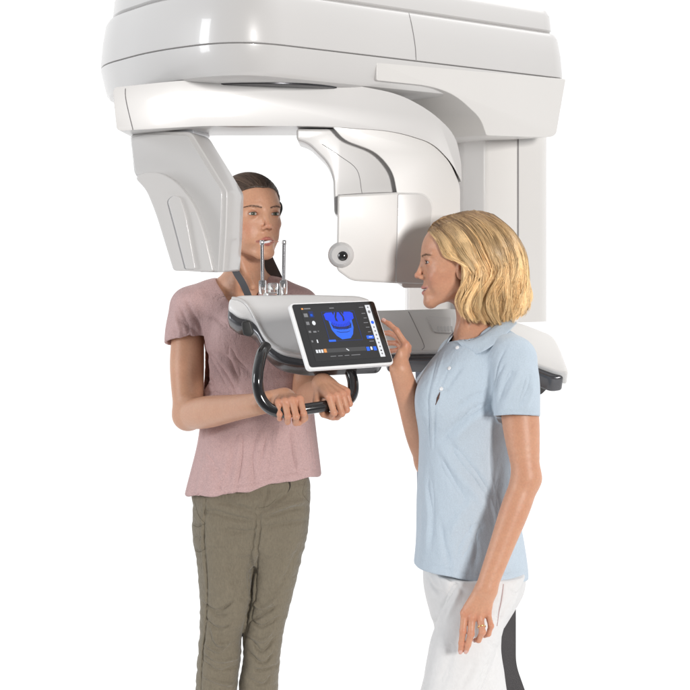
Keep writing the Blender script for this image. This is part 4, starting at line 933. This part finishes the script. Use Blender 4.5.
polo = mk('polo_shirt', V, Fc, POLO, blon, pcol); pb = npbvh(V, Fc)
# collar: folded sheet round the neck
def sheet(name, inner, outer, m, parent, th=.0035, per=8, arch=.004):
    a = catmull(inner, per); b = catmull(outer, per); n = len(a); R_ = 6; G = []
    for i in range(n):
        nn = nrm(np.cross(b[i] - a[i], (a[min(i + 1, n - 1)] - a[max(i - 1, 0)])));
        if nn[1] > .2 and abs(nn[2]) < .5: nn = -nn
        if nn[2] < 0 and abs(nn[2]) > .3: nn = -nn
        G.append([a[i] + (b[i] - a[i]) * t + nn * arch * math.sin(math.pi * min(1, t * 1.2 + .05)) for t in np.linspace(0, 1, R_)])
    G = np.array(G).reshape(-1, 3); Fq = np.array([[i * R_ + j, i * R_ + j + 1, (i + 1) * R_ + j + 1, (i + 1) * R_ + j] for i in range(n - 1) for j in range(R_ - 1)])
    o = mk(name, G, Fq, m, parent, np.tile(a3([.485, .565, .64]), (len(G), 1))); s_ = o.modifiers.new('s', 'SOLIDIFY'); s_.thickness = th; s_.offset = 0
    b_ = o.modifiers.new('b', 'SUBSURF'); b_.levels = b_.render_levels = 1; return o
sheet('collar', [NP(456, 340.5, -.535), NP(466, 341.5, -.550), NP(478, 338, -.552), NP(490, 330, -.542), NP(499, 322, -.520), NP(503, 318, -.48), NP(500, 319, -.43), NP(488, 325, -.405), NP(472, 331, -.405), NP(459, 334, -.43)],
      [NP(470, 355.5, -.575), NP(479, 353.5, -.595), NP(491, 347, -.598), NP(503, 337.5, -.588), NP(513, 327.5, -.555), NP(517, 323, -.485), NP(512, 324, -.41), NP(496, 333, -.375), NP(476, 341, -.375), NP(459, 346, -.395)], POLO, polo)
sheet('collar', [NP(459, 332, -.445), NP(454, 335, -.47), NP(451, 338, -.495)], [NP(452, 341, -.415), NP(447, 346, -.455), NP(446.5, 350, -.50)], POLO, polo)
BTN = mat('pearl button', (.8, .8, .8), .25, coat=.4)
for x, y in [(457.5, 348), (449.5, 368.5), (441.5, 389)]:
    l, n = hit(pb, x, y)
    if l is not None: lathe('button', [(.0001, .003), (.003, .003), (.0046, .0022), (.0048, 0)], l, n, BTN, polo, 20)
q_ = curve_on(pb, [(440, 392), (438, 398), (435.5, 405)], 5, -.0005)
if len(q_) > 2: tube('placket_gap_shade', q_, [.001, .0028, .001], mat('placket slit shade', (.10, .05, .035), .9), polo, seg=8, per=0)  # dark tube colours in the shade of the open placket slit
# --- trousers
gh = Loft([(556, 424, 520, D0, .10), (575, 423, 525, D0, .125), (590, 424, 523, D0, .13), (606, 428, 515, D0, .12), (625, 434, 504, D0, .09)], 2.3)
gN = Loft([(575, 437, 525, -.56, .08), (600, 443, 516.5, -.57, .08), (618, 438, 507, -.57, .08), (640, 431, 500, -.57, .078), (665, 426, 491, -.57, .074), (690, 420.5, 479.5, -.57, .07), (740, 405, 458, -.57, .06), (800, 398, 442, -.56, .055), (868, 393, 434, -.54, .045)], 2.1)
gF = Loft([(575, 424, 510, -.38, .08), (600, 428, 508, -.38, .08), (620, 433, 503, -.37, .078), (645, 438, 501, -.37, .075), (665, 448, 503, -.37, .07), (690, 462, 507, -.37, .066), (740, 476, 520, -.37, .06), (800, 492, 532, -.36, .05), (842, 503, 540, -.35, .045)], 2.1)
V, Fc = polygonise([gh.item(0), gN.item(.014), gF.item(.012), cut_fn(lambda X: X[:, 2] - P(0, 560, D0).z), hollow(.006)], (.08, -.70, .05), (.55, -.24, .82), .0032)
V = folds(V, Fc, [(-.006, .0075, [(456, 582), (449, 594), (438, 616), (432, 632)]), (.004, .008, [(462, 584), (456, 600), (446, 620)]), (-.004, .006, [(447, 577), (456, 585), (464, 592)]), (-.0035, .006, [(428, 578), (436, 590), (446, 594)]), (-.003, .005, [(505, 618), (494, 622), (486, 634)]),
    (-.0035, .0026, [(503, 586), (501, 600), (498, 614), (496, 626)]), (-.003, .006, [(512, 600), (503, 610), (498, 626)]), (-.003, .004, [(508, 590), (516, 594), (520, 590)]), (-.003, .010, [(452, 640), (448, 665), (440, 690)]), (-.0035, .010, [(476, 660), (468, 676), (460, 692)]), (-.005, .008, [(489, 662), (484, 675), (478, 692)]), (-.003, .007, [(486, 640), (494, 648), (501, 650)])])
V = V + vnormals(V, Fc) * (.0013 * wav(V, 14, 19, 2))[:, None]
gtr = mk('trousers', V, Fc, DENIM, blon, np.tile(a3([.68, .677, .675]), (len(V), 1))); gb = npbvh(V, Fc)
seam('side_seam', gb, [(503.5, 584), (501.5, 600), (499, 612), (497, 626)], .0012, mat('seam thread', (.45, .33, .33), .8), gtr)
# --- hair
GD = np.array([[(429, 230), (436, 239), (441, 249), (448, 258), (459, 264), (465, 280), (461, 300), (462, 317)],
      [(434, 223), (445, 233), (454, 246), (462, 258), (469, 276), (467, 293), (464, 307), (468, 319)],
      [(444, 217), (457, 227), (468, 242), (475, 260), (479, 277), (476, 294), (473, 308), (478, 321)],
      [(454, 214.5), (469, 223), (481, 239), (488, 258), (491, 277), (487, 295), (484, 310), (489, 325)],
      [(464, 212.2), (481, 221), (494, 238), (501, 258), (504, 278), (500, 297), (498, 312), (500, 324)],
      [(474, 211.2), (493, 222), (506, 239), (513, 259), (516, 279), (513, 298), (509, 311), (508, 320)],
      [(483, 212.5), (502, 225), (515, 242), (521.5, 261), (525, 281), (523, 297), (517, 309), (513, 317)],
      [(492, 215.5), (509, 230), (518, 244), (525, 263), (529, 282), (527.5, 298), (521, 308), (516, 314)]], f4)
KP = 26
GDs = np.stack([catmull(g, 4)[np.linspace(0, 28, KP).round().astype(int)] if False else np.stack([np.interp(np.linspace(0, 28, KP), np.arange(29), catmull(g, 4)[:, i]) for i in range(2)], 1) for g in GD])   # 8,KP,2
def hdepth(q):
    tx = (q[..., 0] - 481) / 50.5; ty = np.where(q[..., 1] < 258, (258 - q[..., 1]) / 48.5, (q[..., 1] - 258) / 112)
    return .094 * np.sqrt(np.maximum(1 - np.abs(tx) ** 2.2 - np.abs(ty) ** 2.2, .0008))
_gx, _gy = np.arange(400, 541, 2.0), np.arange(200, 341, 2.0); _gbv = npbvh(Vg, Fg); _HG = np.full((len(_gx), len(_gy)), -.2)
for i_, x_ in enumerate(_gx):
    for j_, y_ in enumerate(_gy):
        p_ = P(x_, y_, D0); h_ = _gbv.ray_cast(Vector((p_.x, -.75, p_.z)), Vector((0, 1, 0)))[0]
        if h_ is not None and h_.y < D0 + .03: _HG[i_, j_] = min(D0 + .004 - h_.y, .092 if y_ < 300 else .085)
def hhead(q):
    x = np.clip((q[..., 0] - 400) / 2, 0, len(_gx) - 1.01); y = np.clip((q[..., 1] - 200) / 2, 0, len(_gy) - 1.01); i = x.astype(int); j = y.astype(int); a, b = x - i, y - j
    return _HG[i, j] * (1 - a) * (1 - b) + _HG[i + 1, j] * a * (1 - b) + _HG[i, j + 1] * (1 - a) * b + _HG[i + 1, j + 1] * a * b
def hworld(q, lay, side):
    v = np.maximum(hdepth(q) * lay, hhead(q) + .0025 + .03 * (lay - .9)); y = D0 + .004 - side * v; d = (D0 + 4.2)
    return np.stack([(q[..., 0] - 345) * d / F, y, 1.5 - (q[..., 1] - 250) * d / F], -1)
def gpath(g):
    i = np.clip(g.astype(int), 0, 6); t = (g - i)[:, None, None]; return GDs[i] * (1 - t) + GDs[i + 1] * t
Ms_, Mf = [], []
gg = np.linspace(0, 7, 60); base = gpath(gg); cen = a3([482, 262])
for side in (1, -1):
    b_ = cen + (base - cen) * .965; Wv = hworld(b_, .72, side)
    rip = .0022 * np.sin(gg * 9)[:, None] + .0012 * np.sin(gg * 23 + 1)[:, None]; Wv[..., 1] -= side * (rip - .0065) * (np.linspace(0, 1, KP) > .04)
    o_ = len(Ms_) * 0 + sum(len(m) for m in Ms_); Ms_.append(Wv.reshape(-1, 3)); ii = np.arange(60 * KP).reshape(60, KP) + o_
    Mf.append(np.stack([ii[:-1, :-1], ii[1:, :-1], ii[1:, 1:], ii[:-1, 1:]], -1).reshape(-1, 4))
HV = np.vstack(Ms_); HF = np.vstack(Mf); tcol = np.tile(np.linspace(0, 1, KP), 120)[:, None]
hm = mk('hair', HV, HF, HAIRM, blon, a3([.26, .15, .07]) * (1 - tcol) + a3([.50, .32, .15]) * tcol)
s_ = hm.modifiers.new('s', 'SOLIDIFY'); s_.thickness = .006; s_.offset = 0
r_ = np.random.default_rng(21)
def make(n, side, seed, lay0, lay1, jit, wave):
    r_ = np.random.default_rng(seed); nc = 64; fq = r_.uniform(9.5, 12.5, nc); cg = np.linspace(-.08, 7.0, nc) + r_.normal(0, .03, nc); ph = r_.uniform(0, 6.28, nc); am = r_.uniform(.5, 1.3, nc); cl = r_.uniform(lay0, lay1, nc); br_ = np.clip(r_.normal(0, .17, nc), -.2, .35)
    c = r_.integers(0, nc, n); g = np.clip(cg[c] + r_.normal(0, .12, n), -.12, 7.05); q = gpath(g); t = np.linspace(0, 1, KP)[None, :]
    q = q + np.stack([wave * am[c][:, None] * np.sin(t * fq[c][:, None] + ph[c][:, None] * .45 + g[:, None] * .5) * sstep(.25, .6, t), .4 * np.sin(t * 8 + ph[c][:, None])], -1)
    pull = (q[:, -1] - np.stack([gpath(cg[c])[:, -1, 0], gpath(cg[c])[:, -1, 1]], -1)); q = q - pull[:, None] * (sstep(.5, 1, t) * .62)[..., None]
    off = r_.normal(0, 1, (nc, 2)) * a3([3.0, 1.6]); q = q + off[c][:, None] * (sstep(.35, 1, t) ** 1.2)[..., None]
    q = q + np.cumsum(r_.normal(0, jit, (n, KP, 2)), 1) * .5 + r_.normal(0, .35, (n, 1, 2))
    end = np.clip(r_.uniform(.84, 1.0, n) + r_.normal(0, .03, nc)[c], .75, 1); tt = np.linspace(0, 1, KP)[None] * end[:, None] * (KP - 1); i0 = np.clip(tt.astype(int), 0, KP - 2); fr = (tt - i0)[..., None]
    q = np.take_along_axis(q, i0[..., None].repeat(2, -1), 1) * (1 - fr) + np.take_along_axis(q, (i0 + 1)[..., None].repeat(2, -1), 1) * fr
    lay = np.clip(cl[c] + r_.normal(0, .015, n), .8, 1.06)[:, None] + .035 * np.sin(t * 11 + ph[c][:, None]) + r_.normal(0, .05, nc)[c][:, None] * sstep(.3, 1, t)
    Wp = hworld(q, lay, side)
    k_ = np.clip(t * 1.7 + r_.normal(0, .12, (n, 1)) + br_[c][:, None], 0, 1)[..., None]
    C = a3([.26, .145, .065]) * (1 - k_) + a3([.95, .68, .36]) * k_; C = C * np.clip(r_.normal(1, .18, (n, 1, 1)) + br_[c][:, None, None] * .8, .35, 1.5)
    return Wp, C
A_, CA = make(12500, 1, 31, .86, 1.08, .10, 3.2); B_, CB = make(3200, -1, 32, .88, 1.0, .10, 2.0); C_, CC = make(900, 1, 33, .95, 1.14, .40, 4.2)
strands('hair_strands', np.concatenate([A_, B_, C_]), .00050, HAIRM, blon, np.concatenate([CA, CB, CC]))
# eyebrow hairs for both women
def brows(O, R, s, parent, cols, n, bh):
    r_ = np.random.default_rng(5); O = np.array(O); sc = .01 * s; P_ = []
    for sx in (-1, 1):
        P_ = []
        for i in range(n):
            A = r_.uniform(1.1, 5.0); z = 1.4 + .5 * math.sin((A - 1.2) / 4.2 * 2.6) + r_.normal(0, .15) * math.sin(.5 + 2.4 * (A - 1.1) / 3.9); dx = r_.uniform(.3, .55); dz = .25 * (1 - (A - 1.1) / 2.2)
            pp = []
            for t in (0, .5, 1):
                x = (A + dx * t) * sx; l = O + R @ np.array([x, 14, z + dz * t]) * sc; h_, n_, _, _ = bh.ray_cast(Vector(l), Vector(R @ np.array([-.25 * sx * 0, -1, 0])))
                if h_ is None: break
                pp.append(np.array(h_) + np.array(n_) * .0004)
            if len(pp) == 3: P_.append(pp)
        P_ = np.array(P_); strands('eyebrow', P_, .00022, HAIRM, parent, np.tile(np.array(cols), (len(P_), 3, 1)))
brows(B_O, B_R, B_S, brun, (.085, .05, .034), 130, npbvh(Vb, Fb)); brows(G_O, G_R, G_S, blon, (.16, .09, .045), 120, npbvh(Vg, Fg))
print('blonde', _t.time() - _t1)
